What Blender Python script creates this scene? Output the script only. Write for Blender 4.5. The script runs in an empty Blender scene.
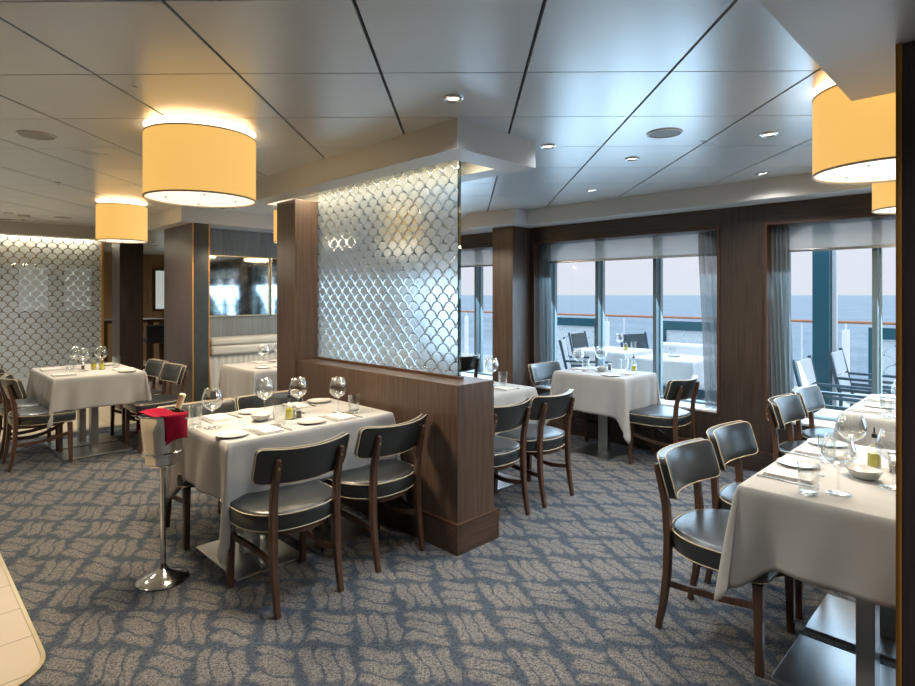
import bpy, bmesh, math, random
from mathutils import Vector, Matrix
random.seed(7)
C = bpy.context.scene.collection
SC = bpy.context.scene
R2 = math.sqrt(2.0)
PI = math.pi
A45 = PI / 4

# ------------------------------------------------------------------ camera, world, exposure
cam_d = bpy.data.cameras.new('camera')
cam = bpy.data.objects.new('camera', cam_d)
C.objects.link(cam)
cam.location = (0, 0, 1.5)
cam.rotation_euler = (PI / 2, 0, 0)
cam_d.sensor_width = 36
cam_d.lens = 574 / 915 * 36
cam_d.shift_y = -48 / 915
cam_d.clip_end = 60000
SC.camera = cam
SC.view_settings.view_transform = 'Standard'
SC.view_settings.look = 'None'
SC.view_settings.gamma = 1
SC.view_settings.exposure = 0.45
SC.view_settings.use_curve_mapping = False
cy = SC.cycles
cy.use_denoising = True
cy.max_bounces = 9
cy.diffuse_bounces = 4
cy.glossy_bounces = 4
cy.transmission_bounces = 8
cy.transparent_max_bounces = 24
cy.caustics_reflective = False
cy.caustics_refractive = False
cy.sample_clamp_indirect = 6.0

world = bpy.data.worlds.new('sky')
SC.world = world
world.use_nodes = True
wn = world.node_tree
wn.nodes.clear()
w_out = wn.nodes.new('ShaderNodeOutputWorld')
w_bg = wn.nodes.new('ShaderNodeBackground')
w_tc = wn.nodes.new('ShaderNodeTexCoord')
w_sep = wn.nodes.new('ShaderNodeSeparateXYZ')
w_rmp = wn.nodes.new('ShaderNodeValToRGB')
wn.links.new(w_tc.outputs['Generated'], w_sep.inputs[0])
w_nz = wn.nodes.new('ShaderNodeTexNoise')
w_nz.inputs['Scale'].default_value = 3.0
w_nz.inputs['Detail'].default_value = 5
w_mp = wn.nodes.new('ShaderNodeMapping')
w_mp.inputs['Scale'].default_value = (1, 1, 5)
wn.links.new(w_tc.outputs['Generated'], w_mp.inputs[0])
wn.links.new(w_mp.outputs[0], w_nz.inputs['Vector'])
w_ma = wn.nodes.new('ShaderNodeMath')
w_ma.operation = 'MULTIPLY_ADD'
w_ma.inputs[1].default_value = 0.10
wn.links.new(w_nz.outputs[0], w_ma.inputs[0])
wn.links.new(w_sep.outputs[2], w_ma.inputs[2])
cr = w_rmp.color_ramp
cr.elements[0].position = 0.04
cr.elements[0].color = (0.585, 0.610, 0.680, 1)
cr.elements[1].position = 0.72
cr.elements[1].color = (1.5, 1.8, 2.2, 1)
e = cr.elements.new(0.22)
e.color = (0.600, 0.628, 0.700, 1)
e = cr.elements.new(0.36)
e.color = (1.0, 1.12, 1.35, 1)
wn.links.new(w_ma.outputs[0], w_rmp.inputs[0])
wn.links.new(w_rmp.outputs[0], w_bg.inputs[0])
w_bg.inputs[1].default_value = 1.0
wn.links.new(w_bg.outputs[0], w_out.inputs[0])

# daylight entering each window of the room
for vc_, wv_, pw_ in ((-2.27, 2.1, 28), (0.56, 2.0, 28), (3.0, 2.0, 28), (5.45, 1.8, 26)):
    dl = bpy.data.lights.new('window_daylight', 'AREA')
    dl.shape = 'RECTANGLE'
    dl.size, dl.size_y = wv_, 1.35
    dl.energy = pw_
    dl.color = (0.50, 0.76, 1.0)
    do = bpy.data.objects.new('window_daylight', dl)
    C.objects.link(do)
    do.location = ((5.72 - vc_) / R2, (5.72 + vc_) / R2, 1.12)
    do.rotation_euler = (PI / 2 - 0.55, 0, A45 + PI / 2)

LAMP_W = 34.0       # drum lamp bulb
DOWN_W = 36.0       # downlight
WARM = (1.0, 0.80, 0.56)
NEUTRAL = (1.0, 0.965, 0.91)


# ------------------------------------------------------------------ helpers
def W(u, v, z=0.0):
    return Vector(((u - v) / R2, (u + v) / R2, z))


class MB:
    def __init__(s):
        s.bm = bmesh.new()

    def face(s, vs):
        try:
            return s.bm.faces.new(vs)
        except ValueError:
            return None

    def box(s, x0, x1, y0, y1, z0, z1, M=None):
        p = [Vector((x, y, z)) for z in (z0, z1) for y in (y0, y1) for x in (x0, x1)]
        if M:
            p = [M @ q for q in p]
        v = [s.bm.verts.new(q) for q in p]
        for f in ((0, 2, 3, 1), (4, 5, 7, 6), (0, 1, 5, 4), (2, 6, 7, 3), (0, 4, 6, 2), (1, 3, 7, 5)):
            s.bm.faces.new([v[i] for i in f])
        return s

    def prism(s, pts, z0, z1):
        a = [s.bm.verts.new((x, y, z0)) for x, y in pts]
        b = [s.bm.verts.new((x, y, z1)) for x, y in pts]
        s.face(list(reversed(a)))
        s.face(b)
        n = len(pts)
        for i in range(n):
            s.face([a[i], a[(i + 1) % n], b[(i + 1) % n], b[i]])
        return s

    def lathe(s, prof, seg=24, cx=0, cy=0, cap=True, M=None):
        rings = []
        for r, z in prof:
            if r < 1e-6:
                q = Vector((cx, cy, z))
                rings.append([s.bm.verts.new(M @ q if M else q)])
            else:
                ring = []
                for i in range(seg):
                    q = Vector((cx + r * math.cos(2 * PI * i / seg), cy + r * math.sin(2 * PI * i / seg), z))
                    ring.append(s.bm.verts.new(M @ q if M else q))
                rings.append(ring)
        for a, b in zip(rings, rings[1:]):
            if len(a) == 1 and len(b) == 1:
                continue
            for i in range(seg):
                j = (i + 1) % seg
                if len(a) == 1:
                    s.face([a[0], b[j], b[i]])
                elif len(b) == 1:
                    s.face([a[i], a[j], b[0]])
                else:
                    s.face([a[i], a[j], b[j], b[i]])
        if cap:
            if len(rings[0]) > 1:
                s.face(list(reversed(rings[0])))
            if len(rings[-1]) > 1:
                s.face(rings[-1])
        return s

    def sweep(s, path, sec, closed=False, up=Vector((0, 0, 1)), scales=None):
        """path: Vectors; sec: list of 2D (side, up') points"""
        n = len(path)
        rings = []
        for i in range(n):
            if closed:
                t = (path[(i + 1) % n] - path[i - 1])
            else:
                t = path[min(i + 1, n - 1)] - path[max(i - 1, 0)]
            t.normalize()
            side = t.cross(up)
            if side.length < 1e-4:
                side = Vector((1, 0, 0))
            side.normalize()
            u2 = side.cross(t).normalized()
            k = scales[i] if scales else 1.0
            rings.append([s.bm.verts.new(path[i] + side * a * k + u2 * b * k) for a, b in sec])
        m = len(sec)
        for i in range(n if closed else n - 1):
            a, b = rings[i], rings[(i + 1) % n]
            for j in range(m):
                s.face([a[j], a[(j + 1) % m], b[(j + 1) % m], b[j]])
        if not closed:
            s.face(list(reversed(rings[0])))
            s.face(rings[-1])
        return s

    def tube(s, path, r, seg=8, closed=False, up=Vector((0, 0, 1)), scales=None):
        sec = [(r * math.cos(2 * PI * i / seg), r * math.sin(2 * PI * i / seg)) for i in range(seg)]
        return s.sweep([Vector(p) for p in path], sec, closed, up, scales)

    def build(s, name, mat, parent=None, loc=None, rz=None, smooth=True, bevel=0, angle=38):
        bmesh.ops.recalc_face_normals(s.bm, faces=s.bm.faces)
        me = bpy.data.meshes.new(name)
        s.bm.to_mesh(me)
        s.bm.free()
        if isinstance(mat, (list, tuple)):
            for m in mat:
                me.materials.append(m)
        else:
            me.materials.append(mat)
        if smooth:
            me.shade_smooth()
            me.set_sharp_from_angle(angle=math.radians(angle))
        o = bpy.data.objects.new(name, me)
        C.objects.link(o)
        if parent:
            o.parent = parent
        if loc is not None:
            o.location = loc
        if rz is not None:
            o.rotation_euler = (0, 0, rz)
        if bevel:
            b = o.modifiers.new('bevel', 'BEVEL')
            b.width = bevel
            b.segments = 2
            b.limit_method = 'ANGLE'
            b.angle_limit = math.radians(40)
        return o


def box(x0, x1, y0, y1, z0, z1):
    return MB().box(x0, x1, y0, y1, z0, z1)


def tag(o, label, cat, group=None):
    o['label'] = label
    o['category'] = cat
    if group:
        o['group'] = group
    return o


def struct(o, label=None):
    o['kind'] = 'structure'
    if label:
        o['label'] = label
    return o


def empty(name, loc=(0, 0, 0), rz=0):
    o = bpy.data.objects.new(name, None)
    o.empty_display_size = 0.1
    C.objects.link(o)
    o.location = loc
    o.rotation_euler = (0, 0, rz)
    return o


KIDS = {}


def kids(o):
    if o.name not in KIDS:
        KIDS[o.name] = [c for c in bpy.data.objects if c.parent == o]
    return KIDS[o.name]


def dup(o, loc=None, rz=None, parent=None):
    c = o.copy()
    C.objects.link(c)
    if parent is not None:
        c.parent = parent
    if loc is not None:
        c.location = loc
    if rz is not None:
        c.rotation_euler = (0, 0, rz)
    for ch in kids(o):
        dup(ch, parent=c)
    return c


class Proto:
    """first use places the built thing itself, later uses place copies"""
    def __init__(s, o):
        s.o = o
        s.used = False
        kids(o)
        for c in kids(o):
            kids(c)

    def put(s, loc, rz, label, cat, group=None):
        if not s.used:
            s.used = True
            o = s.o
            o.location = loc
            o.rotation_euler = (0, 0, rz)
        else:
            o = dup(s.o, loc, rz)
        return tag(o, label, cat, group)


# ------------------------------------------------------------------ materials
def newmat(name):
    m = bpy.data.materials.new(name)
    m.use_nodes = True
    nt = m.node_tree
    nt.nodes.clear()
    out = nt.nodes.new('ShaderNodeOutputMaterial')
    return m, nt, out


class N:
    """tiny node maths helper"""
    def __init__(s, nt):
        s.nt = nt

    def __call__(s, op, a, b=None, c=None):
        n = s.nt.nodes.new('ShaderNodeMath')
        n.operation = op
        for i, x in enumerate((a, b, c)):
            if x is None:
                continue
            if isinstance(x, (int, float)):
                n.inputs[i].default_value = x
            else:
                s.nt.links.new(x, n.inputs[i])
        return n.outputs[0]

    def new(s, t, **kw):
        n = s.nt.nodes.new(t)
        for k, v in kw.items():
            setattr(n, k, v)
        return n

    def mixf(s, f, a, b):
        n = s.nt.nodes.new('ShaderNodeMix')
        n.data_type = 'FLOAT'
        for i, x in ((0, f), (2, a), (3, b)):
            if isinstance(x, (int, float)):
                n.inputs[i].default_value = x
            else:
                s.nt.links.new(x, n.inputs[i])
        return n.outputs[0]

    def mixc(s, f, a, b, mode='MIX'):
        n = s.nt.nodes.new('ShaderNodeMix')
        n.data_type = 'RGBA'
        n.blend_type = mode
        for i, x in ((0, f), (6, a), (7, b)):
            if isinstance(x, (int, float)):
                n.inputs[i].default_value = x
            elif isinstance(x, tuple):
                n.inputs[i].default_value = (*x, 1)
            else:
                s.nt.links.new(x, n.inputs[i])
        return n.outputs[2]

    def obj(s, scale=(1, 1, 1), rot=0.0):
        tc = s.nt.nodes.new('ShaderNodeTexCoord')
        mp = s.nt.nodes.new('ShaderNodeMapping')
        mp.inputs['Scale'].default_value = scale
        mp.inputs['Rotation'].default_value = (0, 0, rot)
        s.nt.links.new(tc.outputs['Object'], mp.inputs[0])
        return mp.outputs[0]

    def noise(s, vec, scale, detail=4, rough=0.5):
        n = s.nt.nodes.new('ShaderNodeTexNoise')
        n.inputs['Scale'].default_value = scale
        n.inputs['Detail'].default_value = detail
        n.inputs['Roughness'].default_value = rough
        if vec is not None:
            s.nt.links.new(vec, n.inputs['Vector'])
        return n.outputs[0]


def set_in(nt, sock, val):
    if isinstance(val, (int, float)):
        sock.default_value = val
    elif isinstance(val, tuple):
        sock.default_value = (*val, 1) if len(val) == 3 else val
    else:
        nt.links.new(val, sock)


def principled(nt, out, col, rough=0.5, metal=0.0, spec=0.5, coat=0.0, bump=None, bdist=0.001, bstr=0.5, emit=None, estr=0, coat_r=0.1, sheen=0):
    p = nt.nodes.new('ShaderNodeBsdfPrincipled')
    set_in(nt, p.inputs['Base Color'], col)
    set_in(nt, p.inputs['Roughness'], rough)
    p.inputs['Metallic'].default_value = metal
    p.inputs['Specular IOR Level'].default_value = spec
    p.inputs['Coat Weight'].default_value = coat
    p.inputs['Coat Roughness'].default_value = coat_r
    p.inputs['Sheen Weight'].default_value = sheen
    if emit:
        set_in(nt, p.inputs['Emission Color'], emit)
        p.inputs['Emission Strength'].default_value = estr
    if bump is not None:
        b = nt.nodes.new('ShaderNodeBump')
        b.inputs['Distance'].default_value = bdist
        b.inputs['Strength'].default_value = bstr
        nt.links.new(bump, b.inputs['Height'])
        nt.links.new(b.outputs[0], p.inputs['Normal'])
    if out:
        nt.links.new(p.outputs[0], out.inputs[0])
    return p


def simple(name, col, rough=0.5, metal=0.0, spec=0.5, coat=0.0, nscale=0, namp=0.1, bdist=0.0005, **kw):
    m, nt, out = newmat(name)
    c = col
    bump = None
    if nscale:
        n = N(nt)
        nz = n.noise(n.obj(), nscale, 4)
        c = n.mixc(nz, tuple(x * (1 - namp) for x in col), tuple(min(1, x * (1 + namp)) for x in col))
        bump = nz
    principled(nt, out, c, rough, metal, spec, coat, bump=bump, bdist=bdist, **kw)
    return m


def wood(name, dark, light, rough=0.38, axis='z', plank=0.28, pv=0.22, spec=0.5):
    m, nt, out = newmat(name)
    n = N(nt)
    sc = {'z': (14, 14, 0.55), 'x': (0.55, 14, 14), 'y': (14, 0.55, 14)}[axis]
    v = n.obj(sc)
    g = n.noise(v, 4.5, 7, 0.62)
    g2 = n.noise(n.obj(tuple(k * 3.2 for k in sc)), 9, 3, 0.6)
    f = n('ADD', n('MULTIPLY', g, 0.72), n('MULTIPLY', g2, 0.28))
    r = n.new('ShaderNodeValToRGB')
    r.color_ramp.elements[0].position = 0.34
    r.color_ramp.elements[0].color = (*dark, 1)
    r.color_ramp.elements[1].position = 0.68
    r.color_ramp.elements[1].color = (*light, 1)
    nt.links.new(f, r.inputs[0])
    col = r.outputs[0]
    if plank:
        tc = n.new('ShaderNodeTexCoord')
        sp = n.new('ShaderNodeSeparateXYZ')
        nt.links.new(tc.outputs['Object'], sp.inputs[0])
        if axis == 'z':
            s_ = n('ADD', sp.outputs[0], sp.outputs[1])
        else:
            s_ = sp.outputs[2]
        q = n('DIVIDE', s_, plank)
        wn_ = n.new('ShaderNodeTexWhiteNoise', noise_dimensions='1D')
        nt.links.new(n('FLOOR', q), wn_.inputs['W'])
        k = n('ADD', 1 - pv / 2, n('MULTIPLY', wn_.outputs[0], pv))
        seam = n('LESS_THAN', n('FRACT', q), 0.012)
        k = n('MULTIPLY', k, n('SUBTRACT', 1, n('MULTIPLY', seam, 0.45)))
        cb = n.new('ShaderNodeCombineXYZ')
        for i in range(3):
            nt.links.new(k, cb.inputs[i])
        col = n.mixc(1.0, col, cb.outputs[0], 'MULTIPLY')
    principled(nt, out, col, rough, spec=spec, bump=f, bdist=0.0006)
    return m


def glass_mat(name, tint=(0.95, 0.98, 0.98), base=0.04, edge=0.55, rough=0.0, blend=0.35):
    m, nt, out = newmat(name)
    n = N(nt)
    t = n.new('ShaderNodeBsdfTransparent')
    t.inputs[0].default_value = (*tint, 1)
    g = n.new('ShaderNodeBsdfGlossy')
    g.inputs['Roughness'].default_value = rough
    g.inputs['Color'].default_value = (1, 1, 1, 1)
    lw = n.new('ShaderNodeLayerWeight')
    lw.inputs[0].default_value = blend
    f = n('ADD', base, n('MULTIPLY', lw.outputs['Facing'], edge))
    mx = n.new('ShaderNodeMixShader')
    nt.links.new(f, mx.inputs[0])
    nt.links.new(t.outputs[0], mx.inputs[1])
    nt.links.new(g.outputs[0], mx.inputs[2])
    nt.links.new(mx.outputs[0], out.inputs[0])
    return m


def sheer(name, col, see=0.35, trans=0.5, folds=False):
    m, nt, out = newmat(name)
    n = N(nt)
    t = n.new('ShaderNodeBsdfTransparent')
    d = n.new('ShaderNodeBsdfDiffuse')
    d.inputs[0].default_value = (*col, 1)
    tr = n.new('ShaderNodeBsdfTranslucent')
    tr.inputs[0].default_value = (*col, 1)
    m1 = n.new('ShaderNodeMixShader')
    m1.inputs[0].default_value = trans
    nt.links.new(d.outputs[0], m1.inputs[1])
    nt.links.new(tr.outputs[0], m1.inputs[2])
    m2 = n.new('ShaderNodeMixShader')
    w = n.noise(n.obj((40, 40, 400)), 4, 2)
    nt.links.new(n('ADD', 1 - see - 0.12, n('MULTIPLY', w, 0.24)), m2.inputs[0])
    nt.links.new(t.outputs[0], m2.inputs[1])
    nt.links.new(m1.outputs[0], m2.inputs[2])
    nt.links.new(m2.outputs[0], out.inputs[0])
    return m


def fish_scale(name, R, h, wline, along='x', tint=(0.80, 0.86, 0.88), frost_rough=0.32, white=0.35, gold=False):
    """etched glass: frosted overlapping scales separated by clear arcs"""
    m, nt, out = newmat(name)
    n = N(nt)
    tc = n.new('ShaderNodeTexCoord')
    sp = n.new('ShaderNodeSeparateXYZ')
    nt.links.new(tc.outputs['Object'], sp.inputs[0])
    p = sp.outputs[0] if along == 'x' else sp.outputs[1]
    q = sp.outputs[2]
    j0 = n('CEIL', n('DIVIDE', n('SUBTRACT', q, R), h))
    ds = []
    for k in range(3):
        j = n('ADD', j0, float(k))
        off = n('MULTIPLY', n('FLOORED_MODULO', j, 2.0), R)
        dx = n('SUBTRACT', n('FLOORED_MODULO', n('ADD', n('SUBTRACT', p, off), R), 2 * R), R)
        dy = n('SUBTRACT', q, n('MULTIPLY', j, h))
        ds.append(n('SQRT', n('ADD', n('MULTIPLY', dx, dx), n('MULTIPLY', dy, dy))))
    ln = [n('GREATER_THAN', d, R - wline) for d in ds]
    ins = [n('LESS_THAN', d, R) for d in ds]
    r2 = n.mixf(ins[2], 0.0, ln[2])
    r1 = n.mixf(ins[1], r2, ln[1])
    r0 = n.mixf(ins[0], r1, ln[0])
    tr = n.new('ShaderNodeBsdfTransparent')
    tr.inputs[0].default_value = (0.96, 0.98, 0.98, 1)
    gl = n.new('ShaderNodeBsdfGlossy')
    gl.inputs['Roughness'].default_value = 0.02
    clear = n.new('ShaderNodeMixShader')
    clear.inputs[0].default_value = 0.07
    nt.links.new(tr.outputs[0], clear.inputs[1])
    nt.links.new(gl.outputs[0], clear.inputs[2])
    rf = n.new('ShaderNodeBsdfRefraction')
    rf.inputs['IOR'].default_value = 1.45
    rf.inputs['Roughness'].default_value = frost_rough
    rf.inputs['Color'].default_value = (*tint, 1)
    df = n.new('ShaderNodeBsdfDiffuse')
    df.inputs[0].default_value = (0.72, 0.76, 0.78, 1)
    tl = n.new('ShaderNodeBsdfTranslucent')
    tl.inputs[0].default_value = (0.85, 0.90, 0.92, 1)
    wt = n.new('ShaderNodeMixShader')
    wt.inputs[0].default_value = 0.55
    nt.links.new(df.outputs[0], wt.inputs[1])
    nt.links.new(tl.outputs[0], wt.inputs[2])
    fr = n.new('ShaderNodeMixShader')
    fr.inputs[0].default_value = white
    nt.links.new(rf.outputs[0], fr.inputs[1])
    nt.links.new(wt.outputs[0], fr.inputs[2])
    mx = n.new('ShaderNodeMixShader')
    nt.links.new(r0, mx.inputs[0])
    nt.links.new(fr.outputs[0], mx.inputs[1])
    nt.links.new(clear.outputs[0], mx.inputs[2])
    nt.links.new(mx.outputs[0], out.inputs[0])
    return m


def emissive(name, col, s, mixd=None):
    m, nt, out = newmat(name)
    principled(nt, out, mixd or tuple(col), 0.6, emit=tuple(col), estr=s)
    return m


def carpet_mat():
    m, nt, out = newmat('carpet')
    n = N(nt)
    tc = n.new('ShaderNodeTexCoord')
    sp = n.new('ShaderNodeSeparateXYZ')
    nt.links.new(tc.outputs['Object'], sp.inputs[0])
    X, Y = sp.outputs[0], sp.outputs[1]
    wob = n.noise(tc.outputs['Object'], 5.5, 2)
    wob2 = n.noise(n.obj((1, 1, 1), 1.1), 4.7, 2)
    S = 0.215
    x = n('ADD', n('DIVIDE', n('ADD', X, n('MULTIPLY', Y, 0.18)), S), n('MULTIPLY', n('SUBTRACT', wob, 0.5), 0.42))
    y = n('ADD', n('DIVIDE', Y, S * 1.27), n('MULTIPLY', n('SUBTRACT', wob2, 0.5), 0.42))
    cxi, cyi = n('FLOOR', x), n('FLOOR', y)
    fx, fy = n('FRACT', x), n('FRACT', y)
    par = n('FLOORED_MODULO', n('ADD', cxi, cyi), 2.0)
    a = n.mixf(par, fx, fy)      # along the ovals
    b = n.mixf(par, fy, fx)      # across them
    # S-shaped bend of the ovals
    bend = n('MULTIPLY', n('SINE', n('MULTIPLY', n('SUBTRACT', a, 0.5), 5.2)), 0.085)
    b3 = n('MULTIPLY', n('ADD', b, bend), 3.0)
    bi = n('FRACT', b3)
    d_b = n('MULTIPLY', n('ABSOLUTE', n('SUBTRACT', bi, 0.5)), 2.0)
    d_a = n('MULTIPLY', n('ABSOLUTE', n('SUBTRACT', a, 0.5)), 2.0)
    d_o = n('MULTIPLY', n('ABSOLUTE', n('SUBTRACT', n('ADD', b, bend), 0.5)), 2.0)

    def ramp(x_, lo_, hi_):
        q_ = n.new('ShaderNodeMapRange')
        q_.interpolation_type = 'SMOOTHSTEP'
        q_.inputs['From Min'].default_value = hi_
        q_.inputs['From Max'].default_value = lo_
        nt.links.new(x_, q_.inputs[0])
        return q_.outputs[0]
    fuzz = n('MULTIPLY', n('SUBTRACT', n.noise(tc.outputs['Object'], 32, 3), 0.5), 0.30)
    end = n('ADD', n('ADD', d_a, n('MULTIPLY', n('MULTIPLY', d_b, d_b), 0.22)), fuzz)
    f_end = ramp(end, 0.66, 1.02)
    lens = n('ADD', n('MULTIPLY', d_b, d_b), n('MULTIPLY', n('POWER', d_a, 3.0), 0.85))
    f_gap = ramp(n('ADD', lens, fuzz), 0.50, 1.12)
    f_out = ramp(n('ADD', d_o, fuzz), 0.74, 0.98)
    curl = n('MULTIPLY', n('LESS_THAN', n('ABSOLUTE', n('SUBTRACT', bi, 0.97)), 0.05), n('LESS_THAN', n('ABSOLUTE', n('SUBTRACT', a, 0.56)), 0.34))
    body = n('MULTIPLY', n('MULTIPLY', f_end, f_out), n('ADD', 0.22, n('MULTIPLY', f_gap, 0.78)))
    dark = n('SUBTRACT', 1.0, n('MULTIPLY', curl, 0.88))
    sp1 = n.noise(tc.outputs['Object'], 150, 3, 0.75)
    sp2 = n.noise(tc.outputs['Object'], 60, 3, 0.7)
    spk = n('ADD', n('MULTIPLY', sp1, 0.65), n('MULTIPLY', sp2, 0.35))
    spr = n.new('ShaderNodeMapRange')
    spr.inputs['From Min'].default_value = 0.43
    spr.inputs['From Max'].default_value = 0.57
    nt.links.new(spk, spr.inputs[0])
    tan = n.mixc(spr.outputs[0], (0.048, 0.053, 0.065), (0.27, 0.252, 0.230))
    nav = n.mixc(spr.outputs[0], (0.016, 0.025, 0.040), (0.086, 0.108, 0.140))
    f = n('MULTIPLY', n('MULTIPLY', body, dark), 0.95)
    col = n.mixc(f, nav, tan)
    principled(nt, out, col, 0.95, spec=0.12, bump=spk, bdist=0.004, bstr=0.6, sheen=0.1)
    return m


def tile_mat(name, c1, c2, sx, sy, grout):
    m, nt, out = newmat(name)
    n = N(nt)
    br = n.new('ShaderNodeTexBrick')
    br.offset = 0.0
    br.inputs['Color1'].default_value = (*c1, 1)
    br.inputs['Color2'].default_value = (*c2, 1)
    br.inputs['Mortar'].default_value = (*grout, 1)
    br.inputs['Scale'].default_value = 1
    br.inputs['Mortar Size'].default_value = 0.004
    br.inputs['Brick Width'].default_value = sx
    br.inputs['Row Height'].default_value = sy
    nt.links.new(n.obj(), br.inputs['Vector'])
    nz = n.noise(n.obj(), 6, 5)
    col = n.mixc(n('MULTIPLY', nz, 0.25), br.outputs[0], (0.5, 0.42, 0.30))
    principled(nt, out, col, 0.3, bump=br.outputs[1], bdist=-0.002)
    return m


def ceiling_mat():
    m, nt, out = newmat('satin_ceiling_metal')
    n = N(nt)
    nz = n.noise(n.obj((1, 1, 1)), 2.2, 3)
    col = n.mixc(nz, (0.68, 0.715, 0.73), (0.74, 0.775, 0.79))
    rg = n('ADD', 0.25, n('MULTIPLY', nz, 0.08))
    principled(nt, out, col, rg, metal=0.38, bump=nz, bdist=0.004, bstr=0.25)
    return m


def mirror_mat():
    m, nt, out = newmat('antique_mirror')
    n = N(nt)
    nz = n.noise(n.obj(), 9, 8, 0.7)
    r = n.new('ShaderNodeValToRGB')
    r.color_ramp.elements[0].position = 0.36
    r.color_ramp.elements[0].color = (0.30, 0.34, 0.33, 1)
    r.color_ramp.elements[1].position = 0.60
    r.color_ramp.elements[1].color = (0.74, 0.80, 0.80, 1)
    nt.links.new(nz, r.inputs[0])
    principled(nt, out, r.outputs[0], 0.05, metal=1.0, bump=nz, bdist=0.0001, bstr=0.2)
    return m


def sea_mat():
    m, nt, out = newmat('sea_water')
    n = N(nt)
    tc = n.new('ShaderNodeTexCoord')
    nz = n.noise(tc.outputs['Object'], 0.05, 8, 0.65)
    nz2 = n.noise(tc.outputs['Object'], 0.45, 6, 0.7)
    f = n('ADD', n('MULTIPLY', nz, 0.5), n('MULTIPLY', nz2, 0.5))
    r = n.new('ShaderNodeValToRGB')
    r.color_ramp.elements[0].position = 0.35
    r.color_ramp.elements[0].color = (0.14, 0.19, 0.235, 1)
    r.color_ramp.elements[1].position = 0.66
    r.color_ramp.elements[1].color = (0.25, 0.31, 0.345, 1)
    nt.links.new(f, r.inputs[0])
    principled(nt, out, r.outputs[0], 0.65, spec=0.15, bump=f, bdist=1.5, bstr=0.6)
    return m


M = {}
M['carpet'] = carpet_mat()
M['tile'] = tile_mat('cream_floor_tile', (0.60, 0.50, 0.36), (0.56, 0.46, 0.33), 0.62, 0.31, (0.24, 0.19, 0.13))
M['ceil'] = ceiling_mat()
M['groove'] = simple('dark_groove', (0.012, 0.014, 0.015), 0.6)
M['soffit'] = simple('soffit_paint', (0.70, 0.70, 0.69), 0.45, nscale=3, namp=0.02)
M['walnut'] = wood('walnut_panel', (0.045, 0.029, 0.022), (0.135, 0.088, 0.062), 0.36)
M['walnut_shaded'] = wood('shaded_walnut_panel', (0.024, 0.017, 0.014), (0.078, 0.056, 0.044), 0.38, plank=0.31)  # walnut darkened to carry the shade between the windows in its colour
M['walnut_h'] = wood('walnut_panel_level', (0.026, 0.018, 0.014), (0.080, 0.054, 0.040), 0.38, axis='y', plank=0)
M['walnut_hx'] = wood('walnut_panel_cross', (0.045, 0.028, 0.021), (0.12, 0.075, 0.052), 0.36, axis='x', plank=0)
M['walnut_col'] = wood('walnut_column', (0.022, 0.016, 0.016), (0.066, 0.048, 0.046), 0.30, plank=0.16)
M['chairwood'] = wood('chair_walnut', (0.040, 0.020, 0.013), (0.135, 0.070, 0.044), 0.34, plank=0)
M['greywall'] = wood('grey_washed_panel', (0.13, 0.15, 0.16), (0.21, 0.235, 0.245), 0.4, plank=0.12, pv=0.2)
M['backwall'] = wood('honey_panel', (0.20, 0.12, 0.06), (0.42, 0.28, 0.15), 0.4, plank=0.3)
M['darkslab'] = simple('dark_stone_end', (0.035, 0.045, 0.047), 0.3, nscale=14, namp=0.45)
M['brass'] = simple('brass_edge', (0.55, 0.27, 0.06), 0.4, metal=0.6)
M['brass_lt'] = simple('pale_brass', (0.62, 0.50, 0.30), 0.28, metal=0.9)
M['copper'] = simple('copper_wood_edge', (0.075, 0.036, 0.020), 0.4)
M['leather'] = simple('black_leather', (0.016, 0.020, 0.022), 0.33, spec=0.6, coat=0.35, nscale=9, namp=0.25, bdist=0.004, coat_r=0.28)
M['piping'] = simple('cream_piping', (0.55, 0.47, 0.34), 0.6)
M['screw'] = simple('brass_screw', (0.6, 0.45, 0.2), 0.35, metal=1)
M['cloth'] = simple('table_linen', (0.43, 0.43, 0.425), 0.85, spec=0.2, nscale=7, namp=0.04, bdist=0.006, sheen=0.2)
M['napkin'] = simple('napkin_linen', (0.62, 0.61, 0.59), 0.85, spec=0.2, nscale=30, namp=0.05, bdist=0.002)
M['china'] = simple('china', (0.64, 0.64, 0.61), 0.12, coat=0.4)
M['greychina'] = simple('grey_china', (0.50, 0.51, 0.49), 0.15, coat=0.4)
M['steel'] = simple('brushed_steel', (0.55, 0.56, 0.56), 0.30, metal=1.0, nscale=60, namp=0.08)
M['chrome'] = simple('polished_steel', (0.66, 0.66, 0.65), 0.16, metal=1.0, nscale=40, namp=0.04)
M['pedestal'] = simple('pedestal_steel', (0.30, 0.31, 0.31), 0.32, metal=1.0)
M['glassware'] = glass_mat('glassware', (0.975, 0.985, 0.985), 0.05, 0.60, 0.0, 0.42)
M['tumbler'] = glass_mat('tumbler_glass', (0.96, 0.975, 0.975), 0.05, 0.5, 0.0, 0.4)
M['pane'] = glass_mat('window_pane', (0.985, 0.995, 1.0), 0.015, 0.10)
M['red'] = simple('crimson_napkin', (0.20, 0.004, 0.020), 0.85, spec=0.1, nscale=25, namp=0.12, bdist=0.003)
M['bottle'] = simple('green_bottle_glass', (0.02, 0.05, 0.01), 0.08, coat=0.6)
M['foil'] = simple('cream_foil', (0.74, 0.78, 0.42), 0.5)
M['oil'] = simple('olive_oil', (0.62, 0.55, 0.02), 0.1, coat=0.5)
M['cork'] = simple('black_pourer', (0.02, 0.02, 0.02), 0.4)
M['pepper'] = simple('pepper_mix', (0.11, 0.09, 0.07), 0.6, nscale=300, namp=0.6)
M['salt'] = simple('salt', (0.72, 0.72, 0.70), 0.7)
M['cream'] = simple('cream_banquette_leather', (0.44, 0.45, 0.43), 0.42, nscale=8, namp=0.06, bdist=0.008)
M['plaster'] = simple('warm_white_paint', (0.62, 0.60, 0.56), 0.6)
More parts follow.
